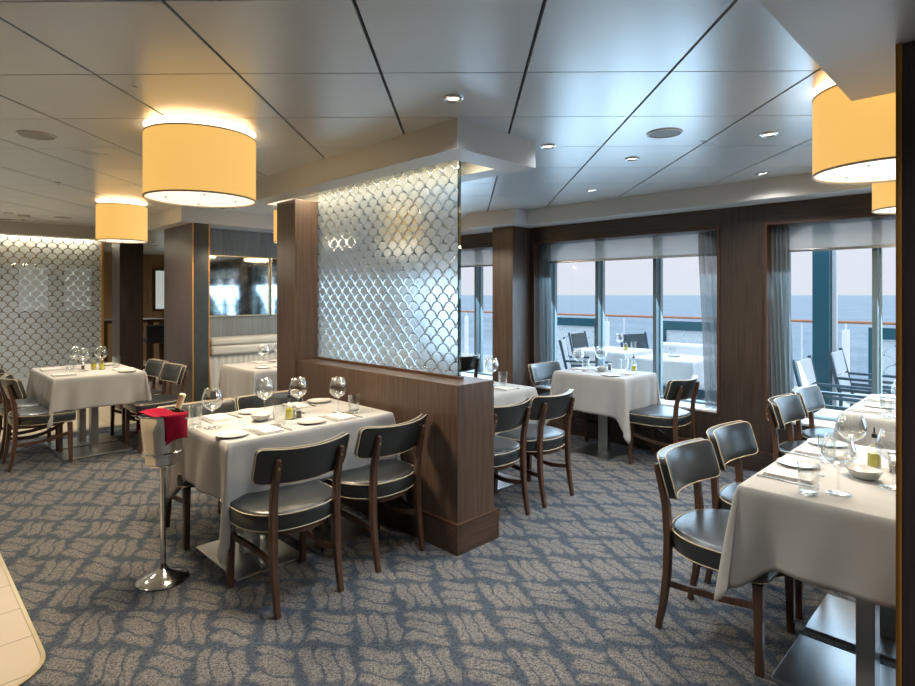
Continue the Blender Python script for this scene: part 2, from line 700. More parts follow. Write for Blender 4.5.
M['whitemetal'] = simple('white_painted_metal', (0.78, 0.79, 0.80), 0.4)
M['mullion'] = simple('grey_blue_window_steel', (0.085, 0.13, 0.15), 0.5)
M['mullion_lt'] = simple('pale_window_steel', (0.20, 0.27, 0.29), 0.5)
M['teal'] = simple('teal_painted_steel', (0.022, 0.105, 0.14), 0.4)
M['teak'] = simple('teak_handrail', (0.42, 0.17, 0.075), 0.5, nscale=8, namp=0.2)
M['deck'] = simple('deck_paint', (0.50, 0.54, 0.55), 0.7, nscale=3, namp=0.06)
M['sling'] = simple('pale_sling', (0.62, 0.68, 0.70), 0.7)
M['sling_dk'] = simple('dark_sling', (0.05, 0.075, 0.085), 0.7)
M['slate'] = simple('slate_frame', (0.055, 0.10, 0.13), 0.45, metal=0.3)
M['white'] = simple('white_cushion', (0.80, 0.82, 0.82), 0.8)
M['curtain'] = sheer('sheer_grey_curtain', (0.22, 0.25, 0.26), 0.22, 0.45)
M['curtain_lt'] = sheer('thin_grey_curtain', (0.26, 0.30, 0.31), 0.22, 0.25)
M['blind'] = sheer('roller_blind_mesh', (0.66, 0.67, 0.64), 0.42, 0.65)
M['mirror'] = mirror_mat()
M['sea'] = sea_mat()
M['scales'] = fish_scale('etched_scale_glass', 0.0575, 0.054, 0.0085, 'y', frost_rough=0.24, white=0.30)
M['scales_left'] = fish_scale('etched_scale_screen', 0.060, 0.072, 0.0095, 'x', tint=(0.6, 0.63, 0.66), frost_rough=0.36, white=0.62)
M['scales_out'] = fish_scale('etched_windbreak', 0.11, 0.11, 0.012, 'y', white=0.95)
M['led'] = emissive('led_strip', (1.0, 0.86, 0.58), 6.0)
M['diffuser'] = emissive('lamp_diffuser', (1.0, 0.86, 0.66), 0.85, (0.8, 0.8, 0.8))
M['rose'] = emissive('ceiling_rose_glow', (1.0, 0.88, 0.60), 1.3, (0.8, 0.8, 0.8))  # lamp's halo on the ceiling given as the rose's own emission
M['bulb'] = emissive('downlight_lens', (1.0, 0.86, 0.66), 1.6)
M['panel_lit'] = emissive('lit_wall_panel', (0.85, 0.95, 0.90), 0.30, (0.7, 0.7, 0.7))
M['speaker'] = simple('speaker_mesh', (0.34, 0.36, 0.36), 0.6)


def shade_mat():
    m, nt, out = newmat('amber_lamp_shade')
    n = N(nt)
    tc = n.new('ShaderNodeTexCoord')
    wv = n.noise(n.obj((60, 60, 600)), 3, 2)
    wh = n.noise(n.obj((300, 300, 20)), 3, 2)
    f = n('ADD', n('MULTIPLY', wv, 0.5), n('MULTIPLY', wh, 0.5))
    col = n.mixc(f, (0.86, 0.46, 0.10), (1.0, 0.60, 0.17))
    principled(nt, out, n.mixc(0.5, col, (0.5, 0.4, 0.25)), 0.8, emit=col, estr=0.66)
    return m


M['shade'] = shade_mat()
BIG = 0.03
UV = dict(rz=A45)          # structure meshes are drawn in the room's own (u, v) frame

# ------------------------------------------------------------------ the sea and the open deck
sea = box(-30000, 30000, -30000, 30000, -14.2, -14.0).build('sea', M['sea'], smooth=False)
struct(sea, 'calm blue sea out to the horizon')
dk = box(5.62, 10.15, -6, 14, -0.16, -0.02).build('deck_floor', M['deck'], smooth=False, **UV)
struct(dk)

# ------------------------------------------------------------------ floor
fl = box(-4.2, 5.5, -4.7, 14.4, -0.12, 0.0).build('floor', M['carpet'], rz=0, smooth=False)
# the carpet pattern lies along the ceiling grid, so its mesh is rotated in place instead of its axes
fl.data.transform(Matrix.Rotation(A45, 4, 'Z'))
struct(fl, 'carpet of navy and tan woven ovals')
# cream tile aisle: u < 0.47 from v = 2.7 on, and everything past v = 7.38
pts = [(-4.1, 2.72), (0.27, 2.72)]
for i in range(1, 9):
    a = -PI / 2 + i / 8 * PI / 2
    pts.append((0.27 + 0.20 * math.cos(a), 2.92 + 0.20 * math.sin(a)))
pts += [(0.47, 7.38), (5.2, 7.38), (5.2, 14.3), (-4.1, 14.3)]
tl = MB().prism(pts, 0.0005, 0.006).build('floor_tiles', M['tile'], smooth=False, **UV)
struct(tl, 'cream floor tiles of the aisle')
edge = [Vector((x, y, 0.006)) for x, y in pts[1:12]]
tr = MB().sweep(edge, [(-0.008, -0.004), (0.008, -0.004), (0.008, 0.003), (-0.008, 0.003)]).build('trim_1', M['brass_lt'], **UV)
struct(tr, 'pale brass strip between tiles and carpet')

# ------------------------------------------------------------------ ceiling: 0.6 m satin metal panels with dark joints
CZ = 2.43
SZ = 2.27
mb = MB()
g = math.radians(-0.75)
o0 = Vector((-0.3205, 2.405))
ax = Vector((math.cos(g), math.sin(g)))
ay = Vector((-math.sin(g), math.cos(g)))


def uv_of(p):
    return (p.x + p.y) / R2, (p.y - p.x) / R2


for i in range(-24, 18):
    for j in range(-12, 24):
        c = o0 + ax * (i + 0.5) * 0.604 + ay * (j + 0.5) * 0.6
        u, v = uv_of(c)
        if not (-4.5 < u < 5.5 and -5.0 < v < 14.7):
            continue
        q = []
        for sx, sy in ((-1, -1), (1, -1), (1, 1), (-1, 1)):
            q.append(c + ax * sx * (0.302 - 0.0065) + ay * sy * (0.3 - 0.0035))
        mb.prism([(p.x, p.y) for p in q], CZ, CZ + 0.022)
ceil = mb.build('ceiling', M['ceil'], smooth=False)
struct(ceil, 'satin metal ceiling panels')
bk = box(-4.5, 5.6, -5.0, 14.7, CZ + 0.022, CZ + 0.16).build('ceiling_void', M['groove'], smooth=False, **UV)
struct(bk)

# ------------------------------------------------------------------ outer walls
w = MB()
OPEN = [(-3.35, -1.20), (-0.47, 1.597), (1.963, 4.04), (4.52, 6.45)]
SILL, HEAD = 0.44, 2.11
v = -4.7
for a, b in OPEN:
    w.box(5.27, 5.48, v, a, 0, CZ)
    w.box(5.27, 5.48, a, b, 0, SILL)
    v = b
w.box(5.27, 5.48, v, 14.4, 0, CZ)
struct(w.build('wall_window', M['walnut_shaded'], smooth=False, **UV), 'walnut window wall')
w = MB()
for a, b in OPEN:
    w.box(5.27, 5.48, a, b, HEAD, CZ)
struct(w.build('wall_header', M['walnut_h'], smooth=False, **UV))
w = MB()
w.box(5.245, 5.27, -4.7, 4.09, 0, 0.165)
w.box(5.245, 5.27, 4.39, 6.66, 0, 0.165)
struct(w.build('baseboard_window', M['walnut_h'], smooth=False, bevel=0.003, **UV))
w = MB()
w.box(5.243, 5.27, -4.7, 4.09, 0.165, 0.172)
struct(w.build('trim_2', M['copper'], smooth=False, **UV))
struct(box(-4.4, -4.2, -4.9, 14.5, 0, CZ).build('wall_left', M['walnut'], smooth=False, **UV))
struct(box(-4.4, 5.5, -4.9, -4.7, 0, CZ).build('wall_rear', M['walnut'], smooth=False, **UV))
struct(box(-4.4, 5.5, 14.3, 14.5, 0, CZ).build('wall_far', M['backwall'], smooth=False, **UV))
struct(box(2.40, 5.27, 6.68, 6.85, 0, CZ).build('wall_banquette', M['greywall'], smooth=False, **UV), 'grey panelled wall behind the banquette')

# pilaster beside the first window
struct(box(4.96, 5.27, 4.09, 4.39, 0, SZ).build('column', M['walnut'], smooth=False, **UV), 'walnut pilaster between two windows')

# ------------------------------------------------------------------ windows
for k, (a, b) in enumerate(OPEN):
    root = struct(empty('window_%d' % (k + 1), W(5.5, (a + b) / 2, 0), A45))
    off = -(a + b) / 2
    A, B = a + off, b + off
    # local x = u - 5.5, local y = v - centre
    f = MB()
    t = 0.022
    f.box(-0.245, -0.02, A, A + t, SILL, HEAD)
    f.box(-0.245, -0.02, B - t, B, SILL, HEAD)
    f.box(-0.245, -0.02, A + t, B - t, HEAD - t, HEAD)
    f.build('frame', M['copper'], root, smooth=False, bevel=0.003)
    f = box(-0.225, 0.02, A + t, B - t, SILL, SILL + 0.02)
    f.build('sill', M['whitemetal'], root, smooth=False, bevel=0.004)
    # outer steel plate with a rounded opening
    f = MB()
    P0, P1, Z0, Z1, r = A + 0.10, B - 0.06, SILL + 0.04, HEAD - 0.02, 0.24
    ring = []
    for (cx_, cz_, a0) in ((P1 - r, Z1 - r, 0), (P0 + r, Z1 - r, 90), (P0 + 0.05, Z0 + 0.05, 180), (P1 - 0.05, Z0 + 0.05, 270)):
        rr = r if a0 < 180 else 0.05
        for q in range(9):
            an = math.radians(a0 + q * 11.25)
            ring.append((cx_ + rr * math.cos(an), cz_ + rr * math.sin(an)))
    outer = []
    for (y_, z_) in ring:
        cy_, cz_ = (P0 + P1) / 2, (Z0 + Z1) / 2
        dx_, dz_ = y_ - cy_, z_ - cz_
        kx = ((B - A) / 2 + 0.15) / max(abs(dx_), 1e-6)
        kz = ((HEAD - SILL) / 2 + 0.2) / max(abs(dz_), 1e-6)
        kk = min(kx, kz)
        outer.append((cy_ + dx_ * kk, cz_ + dz_ * kk))
    vs = []
    for (y_, z_), (oy, oz) in zip(ring, outer):
        vs.append([f.bm.verts.new(p) for p in ((0.02, y_, z_), (0.02, oy, oz), (0.10, oy, oz), (0.10, y_, z_))])
    for i in range(len(vs)):
        p, q = vs[i], vs[(i + 1) % len(vs)]
        for c_ in range(4):
            f.face([p[c_], p[(c_ + 1) % 4], q[(c_ + 1) % 4], q[c_]])
    f.build('outer_frame', M['mullion_lt'], root)
    for vv in ([2.03, 2.69, 3.355, 3.99] if k == 2 else [0.22, 0.87, 1.52] if k == 1 else [5.17] if k == 3 else [-2.6, -1.9]):
        y_ = vv + off
        mu = box(0.0, 0.075, y_ - 0.018, y_ + 0.018, SILL + 0.02, HEAD - 0.02).build('mullion', M['mullion'], root, smooth=False, bevel=0.003)
        box(0.075, 0.125, y_ - 0.03, y_ + 0.008, SILL + 0.03, HEAD - 0.02).build('mullion_cap', M['mullion_lt'], mu, smooth=False)
    box(0.055, 0.061, P0, P1, Z0, Z1).build('pane', M['pane'], root, smooth=False)
    # roller blind
    bl = empty('roller_blind', W(5.42, (a + b) / 2, 0), A45)
    tag(bl, ['grey roller blind of the far right window, out of the main view', 'half-lowered grey mesh roller blind in the window at the right',
             'half-lowered grey mesh roller blind in the middle window above the small table', 'half-lowered roller blind in the narrow window strip beside the etched glass'][k], 'blind', 'roller blinds in the windows')
    box(-0.002, 0.002, A + 0.03, B - 0.03, 1.885, HEAD - 0.03).build('fabric', M['blind'], bl, smooth=False)
    box(-0.010, 0.010, A + 0.03, B - 0.03, 1.862, 1.885).build('bottom_bar', M['steel'], bl, smooth=False, bevel=0.004)


def curtain(vc, width, amp, n_f, ph, mat, label, lean=0.0, narrow=0.0):
    m_ = MB()
    nz, ny = 22, 64
    z0, z1 = SILL + 0.025, HEAD - 0.03
    rows = []
    for i in range(nz + 1):
        t_ = i / nz
        z_ = z0 + (z1 - z0) * t_
        wd = width * (1 - narrow * math.sin(PI * min(1, t_ * 1.1)) * 0.5)
        row = []
        for j in range(ny + 1):
            s_ = j / ny
            y_ = (s_ - 0.5) * wd + lean * (1 - t_) ** 1.4
            x_ = amp * math.sin(s_ * n_f * 2 * PI + ph + 0.5 * math.sin(3 * t_ + s_ * 4)) + 0.25 * amp * math.sin(s_ * n_f * 4.7 * PI + 2 * t_)
            row.append(m_.bm.verts.new((x_, y_, z_)))
        rows.append(row)
    for p, q in zip(rows, rows[1:]):
        for j in range(ny):
            m_.face([p[j], p[j + 1], q[j + 1], q[j]])
    o = m_.build('curtain', mat, loc=W(5.355, vc, 0), rz=A45, angle=180)
    return tag(o, label, 'curtain', 'sheer curtains in the windows')


curtain(3.965, 0.19, 0.022, 4, 0.3, M['curtain'], 'grey sheer curtain gathered at left of the middle window, beside the pilaster', -0.02)
curtain(2.115, 0.17, 0.022, 3, 1.0, M['curtain_lt'], 'thin grey sheer curtain hanging at the right edge of the middle window', -0.09 + 0.02, 0.3)
curtain(1.525, 0.17, 0.024, 5, 2.0, M['curtain'], 'dark grey sheer curtain gathered at left of the right-hand window', -0.05)

# ------------------------------------------------------------------ soffits
s = MB()
s.box(4.985, 5.27, -4.7, 3.90, SZ, CZ)
s.box(4.77, 5.27, 3.90, 4.62, SZ, CZ)
s.box(4.985, 5.27, 4.62, 6.3, SZ, CZ)
struct(s.build('trim_3', M['soffit'], smooth=False, **UV), 'dropped soffit along the windows')
# soffit over the partition, with a recess for the light
s = MB()
U0, U1, V0, V1 = 2.13, 2.80, 2.13, 4.85
r0, r1, q0, q1 = 2.30, 2.64, 2.32, 4.60
for (a, b, c_, d) in ((U0, r0, V0, V1), (r1, U1, V0, V1), (r0, r1, V0, q0), (r0, r1, q1, V1)):
    s.box(a, b, c_, d, SZ, CZ)
s.box(r0, r1, q0, q1, SZ + 0.085, CZ)
struct(s.build('trim_4', M['soffit'], smooth=False, **UV), 'soffit above the etched glass partition')
s = box(2.42, 2.47, 2.36, 4.56, SZ + 0.062, SZ + 0.083).build('light_strip', M['led'], smooth=False, **UV)
tag(s, 'warm linear light recessed above the etched glass partition', 'light')
ld = bpy.data.lights.new('strip_light', 'AREA')
ld.shape = 'RECTANGLE'
ld.size, ld.size_y = 0.04, 2.1
ld.energy = 13
ld.color = (1.0, 0.84, 0.58)
lo = bpy.data.objects.new('strip_light', ld)
C.objects.link(lo)
lo.parent = s
lo.location = (2.445, 3.45, SZ + 0.055)
# soffit over the fin wall and the banquette
s = MB()
s.box(2.2, 2.75, 6.28, 7.45, SZ, CZ)
s.box(2.75, 4.985, 6.28, 6.68, SZ, CZ)
struct(s.build('trim_5', M['soffit'], smooth=False, **UV), 'soffit above the banquette and fin wall')
s = MB()
s.box(-4.2, 2.7, 9.10, 9.34, SZ, CZ)
s.box(-4.2, 2.7, 9.46, 9.70, SZ, CZ)
s.box(-4.2, 2.7, 9.34, 9.46, SZ + 0.07, CZ)
struct(s.build('trim_6', M['soffit'], smooth=False, **UV), 'soffit above the left screen')
s = box(-4.1, 2.2, 9.345, 9.375, SZ + 0.045, SZ + 0.065).build('light_strip', M['led'], smooth=False, **UV)
tag(s, 'warm linear light recessed above the left etched screen', 'light')
ld = bpy.data.lights.new('strip_light', 'AREA')
ld.shape = 'RECTANGLE'
ld.size, ld.size_y = 6.0, 0.03
ld.energy = 55
ld.color = (1.0, 0.84, 0.58)
lo = bpy.data.objects.new('strip_light', ld)
C.objects.link(lo)
lo.parent = s
lo.location = (-0.9, 9.36, SZ + 0.04)
# soffit round the nearest fin wall at the right
struct(box(-1.5, 2.72, -1.6, 0.505, SZ, CZ).build('trim_7', M['soffit'], smooth=False, **UV), 'grey soffit at the upper right')

# ------------------------------------------------------------------ partition: half wall, end column, etched glass
struct(box(2.35, 2.67, 2.35, 4.17, 0, 0.975).build('wall_partition', M['walnut'], smooth=False, bevel=0.003, **UV), 'walnut half-height wall below the etched glass')
s = MB()
s.box(2.328, 2.35, 2.328, 4.17, 0, 0.17)
s.box(2.67, 2.692, 2.328, 4.17, 0, 0.17)
s.box(2.35, 2.67, 2.328, 2.35, 0, 0.17)
struct(s.build('baseboard_partition', M['walnut_hx'], smooth=False, bevel=0.003, **UV))
s = MB()
s.box(2.326, 2.352, 2.326, 4.17, 0.17, 0.177)
s.box(2.668, 2.694, 2.326, 4.17, 0.17, 0.177)
s.box(2.352, 2.668, 2.326, 2.352, 0.17, 0.177)
struct(s.build('trim_8', M['copper'], smooth=False, **UV))
struct(box(2.33, 2.575, 4.17, 4.47, 0, SZ).build('column', M['walnut'], smooth=False, bevel=0.002, **UV), 'walnut column at the end of the partition')  # lighter walnut puts the strip light's glow into the colour
gp = empty('glass_screen', W(2.54, 3.3, 0), A45)
tag(gp, 'etched fish-scale glass screen standing on the walnut half wall', 'glass screen')
box(-0.006, 0.006, -0.77, 0.868, 0.985, 2.352).build('glass_panel', M['scales'], gp, smooth=False)
box(-0.009, 0.009, -0.782, -0.77, 0.985, 2.352).build('glass_edge', glass_mat('glass_edge', (0.35, 0.42, 0.41), 0.06, 0.15), gp, smooth=False)
box(-0.016, 0.016, -0.80, 0.868, 0.975, 0.993).build('channel', M['copper'], gp, smooth=False, bevel=0.002)

# left etched screen
gs = empty('glass_screen', W(-0.9, 9.4, 0), A45)
tag(gs, 'long etched fish-scale glass screen at far left behind the table', 'glass screen')
box(-3.2, 3.1, -0.006, 0.006, 0.10, 2.33).build('glass_panel', M['scales_left'], gs, smooth=False)
box(-3.2, 3.1, -0.03, 0.03, 0.0, 0.10).build('bottom_rail', M['walnut_hx'], gs, smooth=False)
box(3.1, 3.13, -0.02, 0.02, 0.0, 2.268).build('end_post', M['brass'], gs, smooth=False)

# fin walls with brass-edged dark ends
struct(box(2.33, 2.50, 6.32, 7.20, 0, SZ).build('column', M['walnut_col'], smooth=False, **UV), 'broad walnut fin wall left of the banquette')
struct(box(2.336, 2.494, 6.312, 6.32, 0, SZ).build('trim_9', M['darkslab'], smooth=False, **UV))
s = MB()
s.box(2.326, 2.336, 6.309, 6.324, 0, SZ)
s.box(2.494, 2.504, 6.309, 6.324, 0, SZ)
struct(s.build('trim_10', M['brass'], smooth=False, **UV))
struct(box(2.17, 2.45, 8.38, 8.72, 0, CZ).build('column', M['walnut_col'], smooth=False, **UV), 'walnut column behind the left table')
struct(box(2.205, 2.345, -1.10, 0.286, 0, SZ).build('wall_right', M['walnut_col'], smooth=False, **UV), 'dark walnut fin wall at the right edge')
struct(box(2.198, 2.352, 0.286, 0.295, 0, SZ).build('trim_11', M['brass'], smooth=False, **UV))
struct(box(2.198, 2.205, 0.280, 0.295, 0, SZ).build('trim_12', M['brass'], smooth=False, **UV))

# mirrors above the banquette
for k, (a, b) in enumerate(((2.62, 3.36), (3.40, 4.14))):
    r_ = empty('wall_mirror', W((a + b) / 2, 6.665, 0), A45)
    tag(r_, ['antique mirror panel on grey wall, the one beside the dark brass-edged slab', 'second antique mirror panel on grey wall, nearer the partition column'][k], 'mirror', 'mirrors above the banquette')
    hw = (b - a) / 2
    box(-hw, hw, -0.006, 0.012, 1.26, 1.95).build('mirror_glass', M['mirror'], r_, smooth=False, bevel=0.004)
    f = MB()
    for (x0, x1, z0, z1) in ((-hw - 0.01, hw + 0.01, 1.25, 1.26), (-hw - 0.01, hw + 0.01, 1.95, 1.96), (-hw - 0.01, -hw, 1.26, 1.95), (hw, hw + 0.01, 1.26, 1.95)):
        f.box(x0, x1, -0.010, 0.012, z0, z1)
    f.build('frame', M['brass_lt'], r_, smooth=False)


# ------------------------------------------------------------------ lamps
def drum_lamp(x, y, r, label, power, light=True):
    root = empty('drum_lamp', (x, y, 0))
    tag(root, label, 'lamp', 'amber drum ceiling lamps')
    zt, zb = 2.385, 2.04
    k = r / 0.286
    s_ = MB()
    s_.lathe([(r, zb), (r, zt), (r - 0.004, zt), (r - 0.004, zb), (r, zb)], 64, cap=False)
    s_.build('shade', M['shade'], root)
    s_ = MB()
    for z_ in (zb, zt):
        s_ = MB().lathe([(r + 0.002, z_ - 0.004), (r + 0.002, z_ + 0.004), (r - 0.006, z_ + 0.004), (r - 0.006, z_ - 0.004), (r + 0.002, z_ - 0.004)], 64, cap=False)
        s_.build('rim', M['piping'], root)
    s_ = MB().lathe([(0, zb + 0.004), (r - 0.008, zb + 0.004), (r - 0.008, zb + 0.010), (0, zb + 0.010)], 48, cap=False)
    d_ = s_.build('diffuser', M['diffuser'], root)
    for q in range(4):
        a = q * PI / 2 + 0.5
        MB().lathe([(0.007, zb - 0.004), (0.007, zb + 0.004)], 10, cx=0.62 * r * math.cos(a), cy=0.62 * r * math.sin(a)).build('screw', M['steel'], d_)
    MB().lathe([(0, CZ - 0.012), (r * 0.97, CZ - 0.012), (r * 1.0, CZ - 0.001), (0, CZ - 0.001)], 48, cap=False).build('ceiling_rose', M['rose'], root)
    MB().lathe([(0.012, zb + 0.01), (0.012, CZ - 0.01)], 10).build('stem', M['steel'], root)
    l = bpy.data.lights.new('lamp_light', 'AREA')
    l.shape = 'DISK'
    l.size = 2 * r * 0.9
    l.energy = power
    l.color = WARM
    lo_ = bpy.data.objects.new('lamp_light', l)
    C.objects.link(lo_)
    lo_.parent = root
    lo_.location = (0, 0, zb - 0.006)
    l = l.copy()
    l.energy = power * 0.04
    lo_ = bpy.data.objects.new('lamp_uplight', l)
    C.objects.link(lo_)
    lo_.parent = root
    lo_.location = (0, 0, zt - 0.02)
    lo_.rotation_euler = (PI, 0, 0)
    return root


drum_lamp(-1.45, 3.25, 0.292, 'large amber fabric drum lamp above the foreground table with the ice bucket', LAMP_W)
drum_lamp(-3.36, 5.75, 0.225, 'amber drum lamp hanging over the left table near the etched screen', LAMP_W * 0.7)
drum_lamp(-1.68, 5.95, 0.215, 'amber drum lamp half hidden behind the partition column', LAMP_W * 0.6)
drum_lamp(-0.60, 6.35, 0.205, 'amber drum lamp glowing through the etched glass partition', LAMP_W * 0.4)
drum_lamp(1.88, 2.49, 0.29, 'large amber drum lamp above the near right table, cut by the fin wall', LAMP_W * 0.6)
p_ = W(4.57, 0.52)
drum_lamp(p_.x, p_.y, 0.215, 'small amber drum lamp at right behind and below the large one', LAMP_W * 0.5)


def downlight(u, v, label, power=None, grp='recessed ceiling spotlights', zc=None, col=None):
    root = empty('downlight', W(u, v, zc or CZ))
    tag(root, label, 'spotlight', grp)
    MB().lathe([(0.030, -0.001), (0.030, -0.004), (0.042, -0.010), (0.050, -0.006), (0.050, 0.0), (0.030, 0.0)], 28, cap=False).build('trim_ring', M['chrome'], root)
    MB().lathe([(0, -0.003), (0.030, -0.003)], 20, cap=False).build('lens', M['bulb'], root)
    l = bpy.data.lights.new('spot', 'SPOT')
    l.energy = (power if power else DOWN_W) * (0.72 if u < 1.0 and v < 9 else 1.0)
    l.color = col or ((1.0, 0.88, 0.72) if u < 1.0 else NEUTRAL)
    l.spot_size = math.radians(150)
    l.spot_blend = 1.0
    l.shadow_soft_size = 0.06
    lo_ = bpy.data.objects.new('spot', l)
    C.objects.link(lo_)
    lo_.parent = root
    lo_.location = (0, 0, -0.02)


downlight(1.90, 1.93, 'lit recessed spotlight in front of the soffit corner above the partition', DOWN_W * 1.3, col=(0.90, 0.96, 1.0))
downlight(3.60, 1.92, 'recessed spotlight between the round speaker and the window soffit', DOWN_W * 1.2, col=(0.86, 0.94, 1.0))
downlight(3.61, 1.07, 'recessed spotlight right of the round ceiling speaker', DOWN_W * 1.2, col=(0.86, 0.94, 1.0))
downlight(4.74, 1.45, 'recessed spotlight close to the window soffit near the right lamp')
downlight(4.43, 2.75, 'recessed spotlight farthest off, close to the soffit above the window table')
downlight(2.93, 2.13, 'recessed spotlight half hidden behind the end of the partition soffit', DOWN_W * 1.2, col=(0.86, 0.94, 1.0))
for i, (u, v) in enumerate(((0.3, -1.2), (-1.9, -0.4), (0.4, 1.0), (-1.6, 1.6), (-1.4, 3.8), (0.2, 5.6), (1.2, 0.2), (-1.2, 7.0), (1.0, 8.2), (-2.6, 5.2), (3.4, -1.8), (4.0, 5.4), (3.4, 3.9))):  # unseen spots added to fill the room with light
    if i in (11, 12):
        downlight(u, v, 'added fill spotlight over the tables behind the etched glass partition', DOWN_W * 0.5, 'added fill spotlights behind the glass')
    else:
        downlight(u, v, 'added fill spotlight in the open ceiling outside the picture', DOWN_W * (3.0 if i in (7, 8) else 1.0), 'added fill spotlights around the camera', SZ if i in (0, 6) else CZ)
downlight(3.4, 12.0, 'added fill spotlight in the far bar room', DOWN_W * 3.5, 'added fill spotlights in the far room')  # unseen spot added to brighten the bar room
for u_, v_ in ((0.4, 10.6), (-1.6, 10.8), (-0.6, 12.6)):  # unseen cool spots added to light the left screen from behind
    downlight(u_, v_, 'added fill spotlight in the far room behind the left etched screen', DOWN_W * 3.2, 'added fill spotlights behind the left screen', col=(0.82, 0.91, 1.0))

for (u, v, lb) in ((3.17, 1.49, 'round grey ceiling speaker at right of the partition'), (0.63, 4.09, 'round ceiling speaker at the upper left'), (1.52, 8.2, 'small round ceiling speaker above the left screen, far off')):
    r_ = empty('ceiling_speaker', W(u, v, CZ))
    tag(r_, lb, 'speaker', 'round ceiling speakers')
    MB().lathe([(0.088, 0), (0.088, -0.006), (0.098, -0.006), (0.098, 0)], 36, cap=False).build('ring', M['whitemetal'], r_)
    MB().lathe([(0, -0.004), (0.088, -0.003), (0.088, 0)], 36, cap=False).build('grille', M['speaker'], r_)
r_ = empty('smoke_detector', W(1.16, 8.3, CZ))
tag(r_, 'small white detector on the ceiling at far left', 'detector')
MB().lathe([(0.055, 0), (0.055, -0.02), (0.035, -0.045), (0, -0.05)], 20, cap=False).build('housing', M['whitemetal'], r_)


